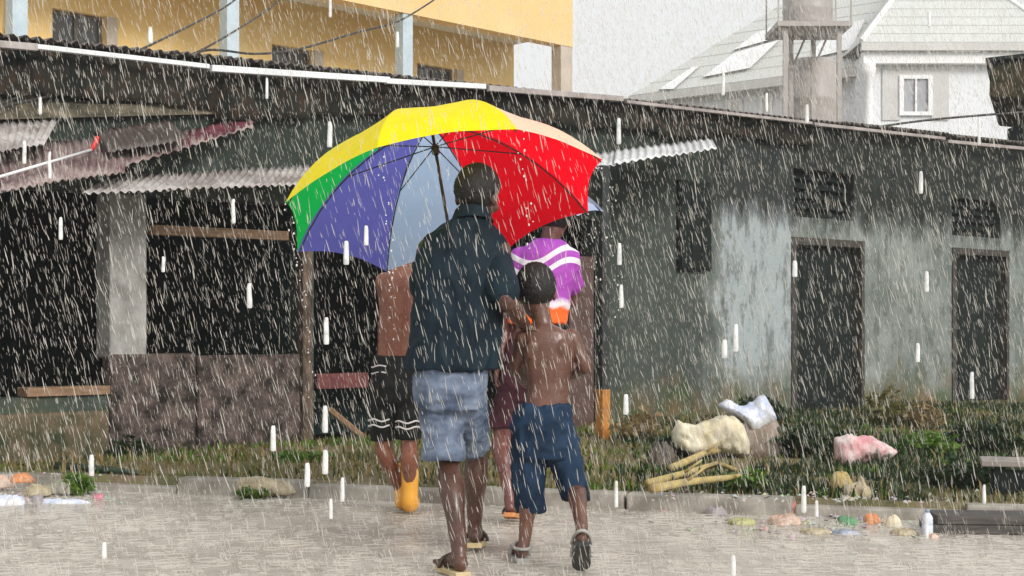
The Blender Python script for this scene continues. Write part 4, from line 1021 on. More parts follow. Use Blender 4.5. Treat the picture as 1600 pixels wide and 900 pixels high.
# ==================================================================  VERGE PLANTS
def blade_mat(name, c1, c2):
    m = Mat(name, 0.55, 0.4); col = m.mix(m.ramp(m.noise(6, 4, 0.7), [(0.35, 0.0), (0.65, 1.0)]), c1, c2); m.color(col)
    tr = m.t.nodes.new('ShaderNodeBsdfTranslucent'); m.link(col, tr.inputs['Color'])
    mx = m.t.nodes.new('ShaderNodeMixShader'); mx.inputs[0].default_value = 0.3
    m.link(m.b.outputs[0], mx.inputs[1]); m.link(tr.outputs[0], mx.inputs[2]); m.link(mx.outputs[0], m.t.nodes['Material Output'].inputs['Surface'])
    return m.m
m_g1 = blade_mat('dark_green_blades', (0.010, 0.028, 0.010), (0.035, 0.062, 0.016))
m_g2 = blade_mat('olive_blades', (0.11, 0.12, 0.025), (0.20, 0.17, 0.05))
m_g3 = blade_mat('bright_green_blades', (0.05, 0.15, 0.012), (0.14, 0.22, 0.02))
m_g4 = blade_mat('straw_blades', (0.22, 0.15, 0.06), (0.30, 0.23, 0.10))
def in_front_of_wall(p, gap=0.06): return LB.n.dot(p) > LB.c0 + gap
def grass(name, mat, n, dens, hmin, hmax, label, seed):
    r_ = random.Random(seed); vs = []; fs = []; k = 0; tries = 0
    while k < n and tries < n*30:
        tries += 1
        p = kp(r_.uniform(-4.5, 9), 0.16 + 10*r_.random()**1.3, 0)
        if not in_front_of_wall(p): continue
        px = 800 + F*p.x/p.y
        if not -60 < px < 1660: continue
        if r_.random() > dens(px, (p-KA).dot(KN), p) * (0.5 + 0.9*mnoise.noise(p*1.7 + Vector((seed, 0, 0))) + 0.35): continue
        p.z = verge_z(p) - 0.005; h_ = r_.uniform(hmin, hmax); a = r_.uniform(0, 6.283); w_ = r_.uniform(0.004, 0.009)*(1+p.y*0.03)
        d = Vector((math.cos(a), math.sin(a), 0)); sd = Vector((-d.y, d.x, 0))*w_; ln = r_.uniform(0.1, 0.7)*h_
        b0 = len(vs); m1 = p + d*ln*0.35 + Vector((0, 0, h_*0.6)); t1 = p + d*ln + Vector((0, 0, h_*r_.uniform(0.75, 1)))
        vs += [p-sd, p+sd, m1+sd*0.7, m1-sd*0.7, t1]; fs += [(b0, b0+1, b0+2, b0+3), (b0+3, b0+2, b0+4)]; k += 1
    m = MB(); m.v = vs; m.f = fs
    tag(m.build(name, mat, fix=False), label, 'grass', kind='stuff')
grass('grass', m_g1, 11000, lambda px, t, p: (1.0 if px > 1180 else 0.45 if px > 960 else 0.08) * (1.0 if mnoise.noise(p*0.9 + Vector((4, 4, 0))) > -0.12 else 0.12), 0.02, 0.11, 'dark green weedy grass covering the bank below the doorways', 1)
grass('dry_grass', m_g2, 5500, lambda px, t, p: (0.36 if px < 980 else 0.22), 0.012, 0.06, 'short olive yellow grass along the verge in front of the stalls', 2)
grass('green_grass', m_g3, 2600, lambda px, t, p: 0.9 if mnoise.noise(p*1.1 + Vector((9, 1, 0))) > 0.22 else 0.02, 0.02, 0.08, 'patches of fresh green grass on the muddy verge', 5)
grass('straw', m_g4, 1800, lambda px, t, p: 0.5 if px < 1000 else 0.25, 0.03, 0.12, 'straw coloured dead grass scattered on the verge', 3)

def weed(name, px, py, hgt, spread, n, mat, label, leaf=0.05, z=0.08, seed=0, cat='weed', upright=0.5):
    r_ = random.Random(seed); c_ = G(px, py, z)
    if not in_front_of_wall(c_, 0.08): c_ += LB.n * (LB.c0 + 0.10 - LB.n.dot(c_))
    c_.z = z - 0.02
    t = thing(name, label, cat, c_)
    vs = []; fs = []; st = MB()
    for k in range(n):
        a = r_.uniform(0, 6.283); rr = spread*math.sqrt(r_.random()); hh = hgt*r_.uniform(0.45, 1)*(1-0.45*rr/spread)
        tip = Vector((math.cos(a)*rr, math.sin(a)*rr, hh)); root = Vector((math.cos(a)*rr*0.25, math.sin(a)*rr*0.25, -0.01))
        mid = root.lerp(tip, 0.55) + Vector((0, 0, hh*0.18)); st.tube([root, mid, tip], [0.005, 0.004, 0.002], 4)
        for j in range(7):
            q_ = root.lerp(mid, j/3.5) if j < 3.5 else mid.lerp(tip, (j-3.5)/3.5)
            b_ = r_.uniform(0, 6.283); d = Vector((math.cos(b_), math.sin(b_), r_.uniform(-0.3, upright*1.6))).normalized(); L = leaf*r_.uniform(0.6, 1.4)
            sd = d.orthogonal().normalized(); sd = (sd*math.cos(b_*3)+d.cross(sd)*math.sin(b_*3))*L*0.28
            i0 = len(vs); vs += [q_, q_+d*L*0.5+sd+Vector((0,0,L*0.12)), q_+d*L-Vector((0,0,L*0.15)), q_+d*L*0.5-sd+Vector((0,0,L*0.12))]; fs += [(i0, i0+1, i0+2, i0+3)]
    m = MB(); m.v = vs; m.f = fs; m.build('foliage', mat, t, fix=False); st.build('stem', mat, t)
    return t
weed('grass_clump', 1168, 772, 0.20, 0.13, 60, m_g3, 'bright green clump of grass on the kerb under the dumped sacks', 0.06, 0.07, 1, 'plant', 1.0)
weed('green_weed', 122, 768, 0.16, 0.10, 45, m_g3, 'yellow-green weed growing from the litter at the left end of the kerb', 0.05, 0.02, 2, 'plant', 0.8)
weed('green_weed', 395, 772, 0.09, 0.12, 36, m_g3, 'low green weed beside the cream sack on the kerb', 0.04, 0.03, 3, 'plant', 0.6)
weed('leafy_weed', 1185, 668, 0.42, 0.30, 60, m_g1, 'dark leafy bush against the wall behind the white bag', 0.09, 0.08, 4)
weed('leafy_weed', 1385, 668, 0.50, 0.26, 50, m_g2, 'brownish weeds growing up the wall right beside the first doorway', 0.08, 0.08, 5)
weed('leafy_weed', 1445, 672, 0.36, 0.24, 44, m_g4, 'straw coloured weeds at the wall between the two doorways', 0.07, 0.08, 6)
weed('leafy_weed', 1000, 690, 0.34, 0.26, 46, m_g4, 'brown weeds at the foot of the wall next to the orange post', 0.07, 0.08, 7)
weed('leafy_weed', 1060, 715, 0.26, 0.22, 46, m_g1, 'low dark weed in front of the black bag', 0.07, 0.08, 8)
weed('leafy_weed', 1450, 712, 0.24, 0.24, 60, m_g3, 'light green leafy weed right of the pink bag', 0.07, 0.09, 9)
weed('leafy_weed', 1540, 705, 0.30, 0.32, 60, m_g1, 'dark leafy weed in front of the second doorway', 0.08, 0.09, 10)
weed('leafy_weed', 1270, 712, 0.36, 0.34, 70, m_g1, 'broad dark weed in front of the first doorway', 0.08, 0.09, 11)
weed('leafy_weed', 470, 725, 0.16, 0.2, 40, m_g3, 'small green weed at the foot of the stall post', 0.05, 0.08, 12)
weed('leafy_weed', 60, 690, 0.2, 0.25, 40, m_g1, 'small dark weed against the mossy plinth at the left', 0.06, 0.08, 13)
weed('leafy_weed', 1500, 760, 0.22, 0.3, 60, m_g1, 'dark weed on the bank above the right end of the kerb', 0.07, 0.09, 14)

# ==================================================================  LITTER
def rag_mat(name, c1, c2, rough=0.45, dirt=0.85):
    m = Mat(name, rough, 0.4); c = m.mix(m.ramp(m.noise(6, 6, 0.65), [(0.38, 0.0), (0.62, 1.0)]), c1, c2)
    mud = m.ramp(m.noise(9, 6, 0.7, (1, 1, 1), (4, 2, 1)), [(0.40, 0.0), (0.66, dirt)])
    m.color(m.mix(mud, c, (0.20, 0.16, 0.115))); m.bump(m.noise(34, 5, 0.7), 0.6, 0.012); return m.m
def bag(name, px, py, wpx, hpx, mat, label, cat, z=0.085, dy=0.0, depth=0.8, crump=0.35, seed=0, yaw=0.0, flat=0.0, group=None):
    """crumpled sack or wrapper resting on the ground: noisy creased blob, flat underneath"""
    p = G(px, py, z); Y = p.y + dy; p = Vector(((px-800)/F*Y, Y, z)); W_, H_ = wpx/F*Y/2, hpx/F*Y*0.72
    nu, nv = 64, 22; m = MB(); vs = []; fs = []
    off = Vector((seed*3.1, seed*1.7, 0)); rg = lambda v: (1 - abs(mnoise.noise(v))*1.9); fc = lambda v: 0.5 + 0.5*mnoise.noise(v, noise_basis='VORONOI_F2F1')
    def outl(ph):
        c_ = Vector((math.cos(ph), math.sin(ph), 0))
        return 0.86 + crump*(0.75*mnoise.noise(c_*1.3+off) + 0.35*rg(c_*2.4+off*2) + 0.30*(fc(c_*1.6+off)-0.2))
    for j in range(nv+1):
        q = j/nv
        for i in range(nu):
            ph = 2*math.pi*i/nu; o_ = outl(ph); d = Vector((math.cos(ph), math.sin(ph), 0))*q
            dome = (1-q**3.2)**0.6
            cr_ = 0.70 + crump*(0.8*mnoise.noise(d*1.2+off+Vector((0,0,5))) + 0.30*rg(d*2.0+off) + 0.55*(fc(d*1.6+off)-0.25) + 0.45*(fc(d*3.4+off)-0.25))
            v = Vector((d.x*W_*o_, d.y*W_*depth*o_, H_*max(0.02, dome*cr_)))
            v.x += 0.10*crump*W_*mnoise.noise(d*5+off); v.z += 0.06*H_*(1-dome)*max(0, mnoise.noise(d*6+off))
            vs.append(Matrix.Rotation(yaw, 3, 'Z') @ v)
    base = len(vs); vs += [Vector((v.x*0.94, v.y*0.94, -0.006)) for v in vs[nv*nu:]]
    fs.append(tuple(range(base, base+nu)))
    for i in range(nu): fs.append((nv*nu+i, nv*nu+(i+1) % nu, base+(i+1) % nu, base+i))
    for j in range(nv):
        for i in range(nu):
            a = j*nu+i; b = j*nu+(i+1) % nu; fs.append((a, b, b+nu, a+nu) if j else (i, b+nu, a+nu))
    m.add(vs, fs); o = m.build(name, mat); o.location = p
    return tag(o, label, cat, group)
c_cream = rag_mat('cream_woven_plastic', (0.74, 0.64, 0.42), (0.84, 0.78, 0.62), 0.5, 0.4); c_white = rag_mat('white_blue_plastic', (0.52, 0.60, 0.82), (0.85, 0.86, 0.88), 0.35, 0.3)
c_pink = rag_mat('pink_white_plastic', (0.68, 0.28, 0.31), (0.82, 0.72, 0.70), 0.45, 0.45); c_ochre = rag_mat('ochre_cloth', (0.42, 0.30, 0.08), (0.55, 0.44, 0.18), 0.7)
c_black = rag_mat('black_plastic', (0.010, 0.012, 0.011), (0.025, 0.03, 0.028), 0.3); c_card = rag_mat('soggy_cardboard', (0.26, 0.20, 0.165), (0.40, 0.34, 0.30), 0.8)
c_or = rag_mat('orange_plastic', (0.80, 0.22, 0.05), (0.85, 0.34, 0.12), 0.4); c_peach = rag_mat('peach_plastic', (0.72, 0.45, 0.33), (0.80, 0.6, 0.5), 0.4)
c_red = rag_mat('red_cloth', (0.65, 0.10, 0.08), (0.75, 0.3, 0.25), 0.6); c_grn = rag_mat('green_plastic', (0.02, 0.26, 0.10), (0.06, 0.38, 0.16), 0.3)
c_grey = rag_mat('grey_purple_plastic', (0.28, 0.25, 0.30), (0.45, 0.42, 0.46), 0.4); c_lime = rag_mat('yellow_green_pouch', (0.40, 0.42, 0.12), (0.55, 0.55, 0.25), 0.5)
c_blue = rag_mat('blue_foil', (0.15, 0.25, 0.5), (0.5, 0.55, 0.65), 0.3); c_mag = rag_mat('pink_foil', (0.8, 0.12, 0.25), (0.85, 0.25, 0.4), 0.4); c_sand = rag_mat('sand_sacking', (0.45, 0.37, 0.22), (0.6, 0.52, 0.36), 0.8)
LG = 'litter dumped along the kerb'
def sack(name, top, bot, Y, depth, mat, label, cat, seed, crease=0.3):
    """slumped sack: its own width, height and depth, lofted across with creases and sagging folds"""
    def ev(pts, px):
        for (a, b), (c_, d_) in zip(pts, pts[1:]):
            if px <= c_: t = (px-a)/(c_-a); t = t*t*(3-2*t)*0.5 + t*0.5; return lerp(b, d_, t)
        return pts[-1][1]
    x0, x1 = top[0][0], top[-1][0]; nx_, na = 46, 30; rings = []; off = Vector((seed*2.7, seed*1.3, 0))
    for i in range(nx_+1):
        u_ = i/nx_; px = lerp(x0, x1, u_); zt, zb_ = P(px, ev(top, px), Y).z, P(px, ev(bot, px), Y).z
        X = (px-800)/F*Y; hz_ = max(0.006, (zt-zb_)/2); zc = (zt+zb_)/2; dp = depth*(max(0.02, 1-(2*u_-1)**4))**0.5; ring = []
        for k in range(na):
            a = 2*math.pi*k/na; cx_, cz_ = math.cos(a), math.sin(a)
            v = Vector((u_*3.2, cx_*0.9, cz_*0.9))
            f_ = 1 + crease*(0.8*mnoise.noise(v*1.1+off) + 0.55*(0.45-abs(mnoise.noise(v*2.2+off)))*2*0.5 + 0.35*(0.4-abs(mnoise.noise(v*4.6+off))) + 0.15*mnoise.noise(v*11+off))
            ring.append(Vector((X + 0.012*crease*mnoise.noise(v*3+off), Y + depth + dp*cx_*f_, zc + hz_*cz_*(0.9*f_+0.1*abs(cz_)))))
        rings.append(ring)
    m = MB(); m.loft(rings); c_ = sum(m.v, Vector())/len(m.v); c_.z = min(v.z for v in m.v); m.v = [v-c_ for v in m.v]
    o = m.build(name, mat, smooth=True); o.location = c_; return tag(o, label, cat, LG)
sack('cardboard_box', [(1148,672),(1160,660),(1185,654),(1214,652),(1222,664),(1227,700)], [(1148,726),(1190,728),(1227,726)], 10.35, 0.16, c_card, 'crushed brown cardboard carton holding up the white bag', 'box', 1, 0.18)
sack('sack', [(1054,676),(1064,662),(1090,666),(1108,660),(1135,651),(1152,655),(1166,666),(1176,690)], [(1054,700),(1085,712),(1130,714),(1176,712)], 10.1, 0.15, c_cream, 'large cream woven sack slumped on the rubbish heap', 'sack', 2, 0.4)
sack('plastic_bag', [(1126,633),(1140,627),(1160,635),(1180,632),(1200,620),(1211,638),(1218,654)], [(1126,637),(1145,647),(1165,658),(1178,672),(1200,668),(1218,658)], 10.35, 0.13, c_white, 'white and blue plastic bag on top of the cardboard carton', 'bag', 3, 0.45)
sack('plastic_bag', [(1310,690),(1330,682),(1345,687),(1370,686),(1390,695),(1408,706)], [(1310,722),(1330,732),(1345,728),(1365,722),(1390,722),(1408,710)], 9.75, 0.12, c_pink, 'pink and white plastic bag lying in the dark weeds', 'bag', 5, 0.5)
sack('sack', [(1299,762),(1303,746),(1314,737),(1326,742),(1336,756),(1338,775)], [(1299,788),(1338,790)], 8.05, 0.06, c_ochre, 'small ochre sack standing on the kerb', 'sack', 6, 0.3)
sack('sack', [(1318,772),(1330,760),(1342,757),(1350,746),(1362,764),(1368,780)], [(1318,794),(1368,797)], 7.88, 0.06, c_sand, 'sand coloured sack leaning on the ochre sack', 'sack', 7, 0.35)
sack('sack', [(362,764),(372,750),(395,748),(430,752),(448,756),(462,768)], [(362,774),(400,776),(462,776)], 8.55, 0.09, c_sand, 'flattened cream sack lying over the sunk kerb stone', 'sack', 27, 0.3)
bag('black_bag', 1033, 728, 44, 66, c_black, 'black rubbish bag left of the cream sack', 'bag', seed=4, group=LG)
bag('crumpled_wrapper', 1117, 803, 34, 24, c_grey, 'grey-purple crumpled plastic on the road edge below the cream sack', 'litter', z=0.004, seed=8, group=LG)
bag('rag', 1232, 802, 38, 24, c_red, 'red rag on the road edge', 'rag', z=0.004, seed=9, crump=0.6, group=LG)
bag('crumpled_wrapper', 1226, 818, 54, 24, c_peach, 'pinkish wrapper lying just in front of the red rag', 'litter', z=0.004, seed=10, group=LG)
bag('green_bottle', 1324, 818, 38, 20, c_grn, 'squashed green plastic bottle among the litter', 'bottle', z=0.004, seed=11, group=LG)
bag('orange_cup', 1362, 816, 30, 24, c_or, 'orange plastic cup in front of the sand coloured sack', 'cup', z=0.004, seed=12, group=LG)
bag('plastic_bag', 1396, 822, 28, 30, c_cream, 'small round cream bag right of the orange cup', 'bag', z=0.004, seed=13, crump=0.2, group=LG)
bag('paper', 1274, 832, 50, 13, c_sand, 'flat pale paper scrap in front of the green bottle', 'paper', z=0.004, seed=14, group=LG)
bag('wrapper', 1322, 834, 44, 12, c_blue, 'blue and silver foil wrapper nearest the road', 'wrapper', z=0.004, seed=15, group=LG)
bag('pouch', 1160, 818, 44, 16, c_lime, 'yellow-green empty pouch on the road edge', 'pouch', z=0.004, seed=16, group=LG)
bag('wrapper', 1412, 834, 46, 16, c_sand, 'beige muddy wrapper near the dark planks', 'wrapper', z=0.004, seed=17, group=LG)
bag('wrapper', 1458, 840, 18, 11, c_peach, 'tiny salmon wrapper at the end of the dark planks', 'wrapper', z=0.004, seed=18, group=LG)
bag('plastic_bag', 6, 760, 40, 32, c_peach, 'peach plastic bag at the far left of the kerb litter', 'bag', z=0.03, seed=19, group=LG)
bag('plastic_bag', 34, 752, 40, 22, c_or, 'orange plastic bag beside the peach bag', 'bag', z=0.08, seed=20, group=LG)
bag('sack', 62, 772, 44, 24, c_sand, 'muddy beige sack in the left litter heap', 'sack', z=0.02, seed=21, group=LG)
bag('plastic_bag', 95, 768, 60, 34, rag_mat('grey_green_sheet', (0.20, 0.21, 0.16), (0.36, 0.37, 0.31), 0.6), 'grey-green plastic sheet crumpled behind the left litter', 'bag', z=0.02, seed=22, group=LG)
bag('plastic_sheet', 16, 788, 52, 22, c_white, 'torn white plastic sheet at the left edge of the road', 'plastic sheet', z=0.004, seed=23, crump=0.6, group=LG)
bag('tin_can', 59, 786, 24, 26, c_grey, 'dented grey can in the left litter heap', 'can', z=0.004, seed=24, crump=0.1, group=LG)
bag('plastic_strip', 100, 786, 74, 10, c_white, 'long white plastic strip on the road at the left', 'plastic strip', z=0.004, seed=25, crump=0.6, depth=0.25, group=LG)
bag('wrapper', 153, 778, 18, 11, c_mag, 'bright pink wrapper at the end of the white strip', 'wrapper', z=0.004, seed=26, group=LG)
vs_ = []; fs_ = []; r_ = random.Random(77)
for k in range(420):
    px, py = (r_.gauss(1290, 110), r_.gauss(808, 14)) if r_.random() < 0.6 else ((r_.uniform(-10, 190), r_.gauss(776, 8)) if r_.random() < 0.6 else (r_.uniform(1000, 1450), r_.uniform(740, 790)))
    z0_ = 0.006 if py > 785 or px < 300 else 0.10
    p = G(px, min(840, max(735, py)), z0_)
    if (p-KA).dot(KN) > 0: p.z = verge_z(p) + 0.01
    a = r_.uniform(0, 6.28); L = r_.uniform(0.008, 0.035); u_ = Vector((math.cos(a), math.sin(a), r_.uniform(-.1, .5)))*L; v_ = Vector((-math.sin(a), math.cos(a), r_.uniform(-.1, .6)))*L*r_.uniform(.3, .9)
    i0 = len(vs_); vs_ += [p-u_*.5, p+u_*.5, p+u_*.5+v_, p-u_*.4+v_*1.1, p+v_*.5+Vector((0, 0, L*.4))]; fs_ += [(i0, i0+1, i0+4), (i0+1, i0+2, i0+4), (i0+2, i0+3, i0+4), (i0+3, i0, i0+4)]
ms_ = Mat('litter_scraps', 0.5, 0.4)
_v = ms_.t.nodes.new('ShaderNodeTexVoronoi'); _v.inputs['Scale'].default_value = 14; ms_.link(ms_.tc.outputs['Object'], _v.inputs['Vector'])
_h = ms_.t.nodes.new('ShaderNodeHueSaturation'); _h.inputs['Saturation'].default_value = 0.55; _h.inputs['Value'].default_value = 0.6; ms_.link(_v.outputs['Color'], _h.inputs['Color'])
ms_.color(ms_.mix(0.45, _h.outputs[0], (0.42, 0.36, 0.28)))
m = MB(); m.v = vs_; m.f = fs_; tag(m.build('litter_scraps', ms_.m, fix=False), 'tiny scraps of plastic and paper strewn along the kerb', 'litter', kind='stuff')
# upright bottle by the planks
p = G(1449, 838); tb = thing('bottle', 'clear white plastic bottle standing at the road edge', 'bottle', (p.x, p.y, 0.004), 0, LG)
lathe(0, 0, [(0.02, 0), (0.028, 0.008), (0.028, 0.05), (0.025, 0.055), (0.028, 0.06), (0.027, 0.09), (0.012, 0.115)]).build('body', c_white, tb, smooth=True)
lathe(0, 0, [(0.012, 0.1152), (0.012, 0.128), (0.006, 0.13)]).build('cap', c_blue, tb, smooth=True)
# ochre branches thrown on the heap
for k, (pts, lab) in enumerate(((((1008, 752), (1060, 738), (1115, 722), (1160, 738)), 'long ochre branch across the front of the cream sack'), (((1045, 735), (1095, 712), (1130, 705), (1150, 688)), 'bent ochre branch curling up the cream sack'), (((1010, 768), (1060, 758), (1118, 752), (1178, 745)), 'lowest ochre branch lying along the kerb'))):
    ps = [G(px, py, 0.12) - Vector((0, 0.15*k if k else 0.2, 0)) for px, py in pts]
    for q_ in ps: q_.z = 0.13 + 0.02*k
    ps[-1].z += 0.05*(k == 1)
    m = MB(); m.tube(ps, [0.026, 0.022, 0.018, 0.012], 8); m.tube([ps[1], ps[1]+Vector((0.12, -0.02, 0.09))], [0.012, 0.006], 6)
    tag(m.build('branch', c_ochre, smooth=True), lab, 'branch', 'branches on the rubbish heap')
ps = [G(82, 733, 0.09), G(150, 737, 0.09), G(215, 743, 0.09)]
for q_ in ps: q_.z = 0.11
tag(MB().tube(ps, [0.03, 0.026, 0.015], 8).build('branch', worn('mossy_dark_wood', (0.015, 0.03, 0.015), (0.04, 0.06, 0.03), 6, 0.7, 0.4), smooth=True), 'dark mossy stick lying behind the kerb at the left', 'branch')
# dark planks and slab at the right edge
c = G(1530, 837); pl = thing('plank_stack', 'low stack of dark wet planks at the right end of the kerb', 'planks', (c.x, c.y, 0), math.atan2(KD.y, KD.x)*0.3)
for i, (dx, dz, L) in enumerate(((0, 0.0, 1.25), (0.04, 0.045, 1.15))):
    for j in range(2): MB().box(-0.24+dx, -0.24+dx+L, 0.02+j*0.13, 0.14+j*0.13, 0.006+dz, 0.048+dz).build('plank', worn('old_grey_plank_%d%d' % (i, j), (0.035, 0.03, 0.027), (0.10, 0.085, 0.075), 5, 0.6, 0.5, (1, 8, 8)), pl, bevel=0.004)
c = G(1575, 800, 0.0); bn = thing('low_bench', 'dark low bench with a pale worn edge at the right margin', 'bench', (c.x, c.y+0.15, 0.05), math.atan2(KD.y, KD.x))
MB().box(-0.10, 1.2, -0.14, 0.14, 0.20, 0.235).build('seat', worn('worn_bench_top', (0.22, 0.19, 0.17), (0.36, 0.32, 0.29), 6, 0.6, 0.4), bn, bevel=0.006)
for x_ in (-0.03, 1.05): MB().box(x_, x_+0.06, -0.11, 0.11, -0.03, 0.199).build('leg', m_dark_timber, bn)
MB().box(-0.05, 1.15, -0.10, -0.07, 0.02, 0.18).build('front_board', m_dark_timber, bn)

# ==================================================================  RAIN
rr = random.Random(21)
m_rain = Mat('rain_drop_water', 0.15, 0.5)
m_rain.color((0.88, 0.85, 0.79))
_tr = m_rain.t.nodes.new('ShaderNodeBsdfTranslucent'); _tr.inputs[0].default_value = (0.90, 0.86, 0.79, 1)
_mx = m_rain.t.nodes.new('ShaderNodeMixShader'); _mx.inputs[0].default_value = 0.6
m_rain.link(m_rain.b.outputs[0], _mx.inputs[1]); m_rain.link(_tr.outputs[0], _mx.inputs[2]); 
_tp = m_rain.t.nodes.new('ShaderNodeBsdfTransparent'); _m2 = m_rain.t.nodes.new('ShaderNodeMixShader'); _m2.inputs[0].default_value = 0.55
m_rain.link(_mx.outputs[0], _m2.inputs[1]); m_rain.link(_tp.outputs[0], _m2.inputs[2]); m_rain.link(_m2.outputs[0], m_rain.t.nodes['Material Output'].inputs['Surface'])
m_rain = m_rain.m
m_fat = Mat('fat_drop_water', 0.1, 0.5); m_fat.color((0.85, 0.85, 0.83))
_f1 = m_fat.t.nodes.new('ShaderNodeBsdfTransparent'); _f2 = m_fat.t.nodes.new('ShaderNodeMixShader'); m_fat.link(m_fat.ramp(m_fat.noise(60, 3), [(0.35, 0.1), (0.65, 0.55)]), _f2.inputs[0])
m_fat.link(m_fat.b.outputs[0], _f2.inputs[1]); m_fat.link(_f1.outputs[0], _f2.inputs[2]); m_fat.link(_f2.outputs[0], m_fat.t.nodes['Material Output'].inputs['Surface']); m_fat = m_fat.m
vs = []; fs = []
def streak(c_, d, L, r_):
    a = d.orthogonal().normalized(); b = d.cross(a); i0 = len(vs)
    vs.append(c_ - d*L*0.5); vs.append(c_ + d*L*0.5)
    for k in range(3):
        t = 2.094*k; o_ = (a*math.cos(t)+b*math.sin(t))*r_; vs.append(c_ - d*L*0.22 + o_)
    for k in range(3):
        t = 2.094*k; o_ = (a*math.cos(t)+b*math.sin(t))*r_*0.8; vs.append(c_ + d*L*0.25 + o_)
    for k in range(3):
        k2 = (k+1) % 3
        fs.append((i0, i0+2+k2, i0+2+k)); fs.append((i0+1, i0+5+k, i0+5+k2)); fs.append((i0+2+k, i0+2+k2, i0+5+k2, i0+5+k))
n = 0
while n < 40000:
    Y = math.sqrt(rr.uniform(2.4**2, 11.5**2))
    x = rr.uniform(-0.40, 0.40)*Y; z = rr.uniform(max(0.02, CAMZ - 0.19*Y), CAMZ + 0.245*Y)
    c_ = Vector((x, Y, z)); rel = c_ - UC; hgt = rel.dot(UA)
    if hgt < 0.45 and (rel - UA*hgt).length < UR*0.98 - max(0, -hgt)*0.25 and Y > 5.9: continue
    if not in_front_of_wall(c_, 0.5): continue
    sl = rr.gauss(0.25, 0.10)
    d = Vector((-sl, rr.gauss(0, 0.05), 1)).normalized()
    L = rr.uniform(0.012, 0.046)*(1.8 if rr.random() < 0.08 else 1); streak(c_, d, L, (0.0004 + 0.0008*rr.random()**1.6)*(1+Y*0.05)); n += 1
for k in range(30000):  # thickened far streaks added to veil the house like haze
    Y = rr.uniform(23, 37); px = rr.uniform(900, 1640); x = (px-800)/F*Y; z = rr.uniform(3.2, 1.05 + 0.245*Y)
    streak(Vector((x, Y, z)), Vector((-rr.gauss(0.25, 0.08), 0, 1)).normalized(), rr.uniform(0.05, 0.13), rr.uniform(0.0022, 0.0040))
m = MB(); m.v = vs; m.f = fs
tag(m.build('rain', m_rain, fix=False), 'slanting rain streaks filling the air over the road', 'rain', kind='stuff')
# fat near drops
fat = [(516,12),(235,55),(621,62),(365,330),(417,138),(63,165),(95,357),(255,413),(390,462),(510,517),(572,368),(541,395),(515,210),(508,655),(508,722),(427,685),(517,795),(143,727),(163,860),(535,765),(480,742),
  (967,205),(968,397),(971,463),(978,632),(1132,545),(1150,528),(1242,420),(1261,178),(1439,285),(1448,440),(1434,551),(1519,602),(1530,205),(1198,160),(1130,130),(1452,30),(963,772),(1256,780),(1276,795),(1538,772),(1146,885),(1448,822),(38,238),(78,258)]
m = MB()
for px, py in fat:
    Y = rr.uniform(1.5, 2.1); c_ = P(px, py, Y); r_ = rr.uniform(2.2, 4.8)/F*Y; L = rr.uniform(24, 44)/F*Y
    t = Vector((rr.gauss(0, 0.012), 0, 0))
    m.tube([c_ - Vector((0, 0, L/2)), c_ - Vector((0, 0, L*0.46)), c_ - Vector((0, 0, L*0.3)) , c_ + Vector((0, 0, L*0.3)) + t*L, c_ + Vector((0, 0, L*0.46)), c_ + Vector((0, 0, L/2))], [r_*0.75, r_, r_*1.02, r_*0.9, r_*0.75, r_*0.5], 8)
tag(m.build('heavy_raindrops', m_fat, smooth=True), 'fat white raindrops falling straight down close by', 'rain', kind='stuff')
# strings of drops falling off the canopy edge
m = MB()
for k in range(8):
    tip = UR_rib(k, 1.0)
    for j in range(rr.randint(10, 22)):
        q_ = tip + Vector((rr.gauss(0.012, 0.012)+0.02*j*0.15, rr.gauss(0, .015), -0.03*j*rr.uniform(.8, 1.3) - 0.01)); s_ = rr.uniform(.0022, .0045)
        if q_.z > 0.05: m.ell(q_, (s_, s_, s_*rr.uniform(1, 1.8)), None, 6, 4)
tag(m.build('canopy_drips', m_fat, smooth=True), 'drops running off the edge of the rainbow umbrella', 'drops', kind='stuff')
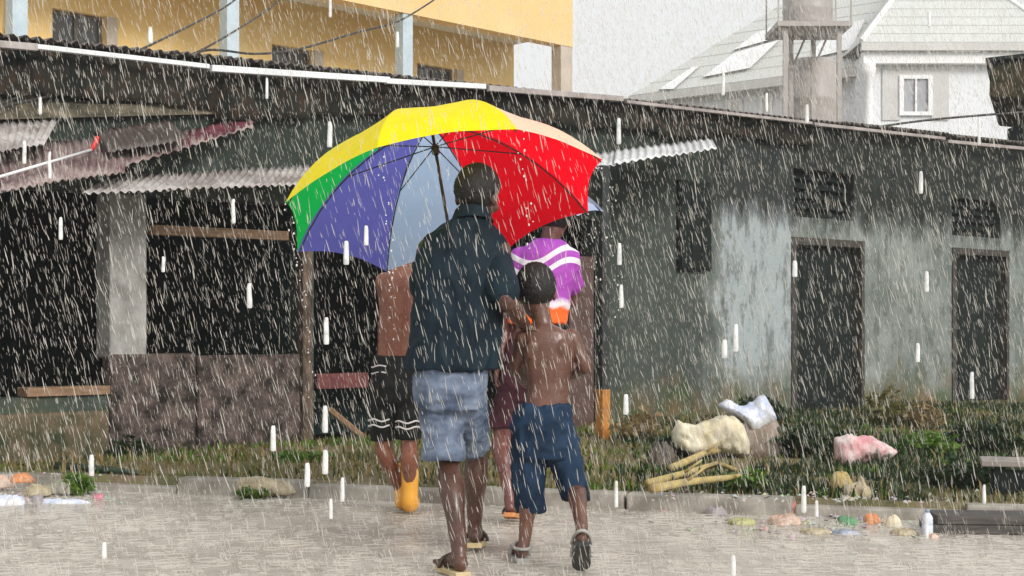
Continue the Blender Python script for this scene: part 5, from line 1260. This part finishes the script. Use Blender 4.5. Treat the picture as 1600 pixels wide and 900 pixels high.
# splashes on the road
vs = []; fs = []
for k in range(4200):
    Y = rr.uniform(5.5, 9.3); p = Vector((rr.uniform(-0.40, 0.40)*Y, Y, 0.004))
    if (p - KA).dot(KN) > -0.02: continue
    h_ = rr.uniform(0.006, 0.028); q = rr.randint(2, 4)
    for j in range(q):
        a = rr.uniform(0, 6.283); o_ = Vector((math.cos(a), math.sin(a), 0))
        streak(p + o_*h_*0.5 + Vector((0, 0, h_*0.5)), (o_*0.7 + Vector((0, 0, 1))).normalized(), h_*rr.uniform(0.8, 1.4), rr.uniform(.0009, .0022))
for k in range(1500):
    Y = rr.uniform(5.5, 9.2); p = Vector((rr.uniform(-0.40, 0.40)*Y, Y, 0.005))
    if (p - KA).dot(KN) > -0.05: continue
    ra = rr.uniform(0.012, 0.06); wd_ = rr.uniform(0.0015, 0.004); i0 = len(vs); a0 = rr.uniform(0, 6.28)
    for i in range(14):
        d_ = Vector((math.cos(a0+6.283*i/14), math.sin(a0+6.283*i/14), 0))
        vs += [p + d_*(ra-wd_*1.6), p + d_*ra + Vector((0, 0, wd_*1.3)), p + d_*(ra+wd_*1.6)]
    for i in range(14):
        j = (i+1) % 14; fs += [(i0+3*i, i0+3*j, i0+3*j+1, i0+3*i+1), (i0+3*i+1, i0+3*j+1, i0+3*j+2, i0+3*i+2)]
m = MB(); m.v = vs; m.f = fs
tag(m.build('rain_splashes', m_rain, fix=False), 'small splashes leaping from the wet road', 'splashes', kind='stuff')

# ==================================================================  RAIN HAZE
mh = bpy.data.materials.new('rain_haze'); mh.use_nodes = True; t_ = mh.node_tree; t_.nodes.clear()
pv = t_.nodes.new('ShaderNodeVolumePrincipled'); pv.inputs['Color'].default_value = (0.97, 0.98, 1, 1); pv.inputs['Density'].default_value = 0.0013; pv.inputs['Anisotropy'].default_value = 0.2
ou = t_.nodes.new('ShaderNodeOutputMaterial'); t_.links.new(pv.outputs[0], ou.inputs['Volume'])
m = MB(); m.box(-320, 320, -70, 620, -1.1, 16.5)
tag(m.build('haze', mh), kind='stuff')
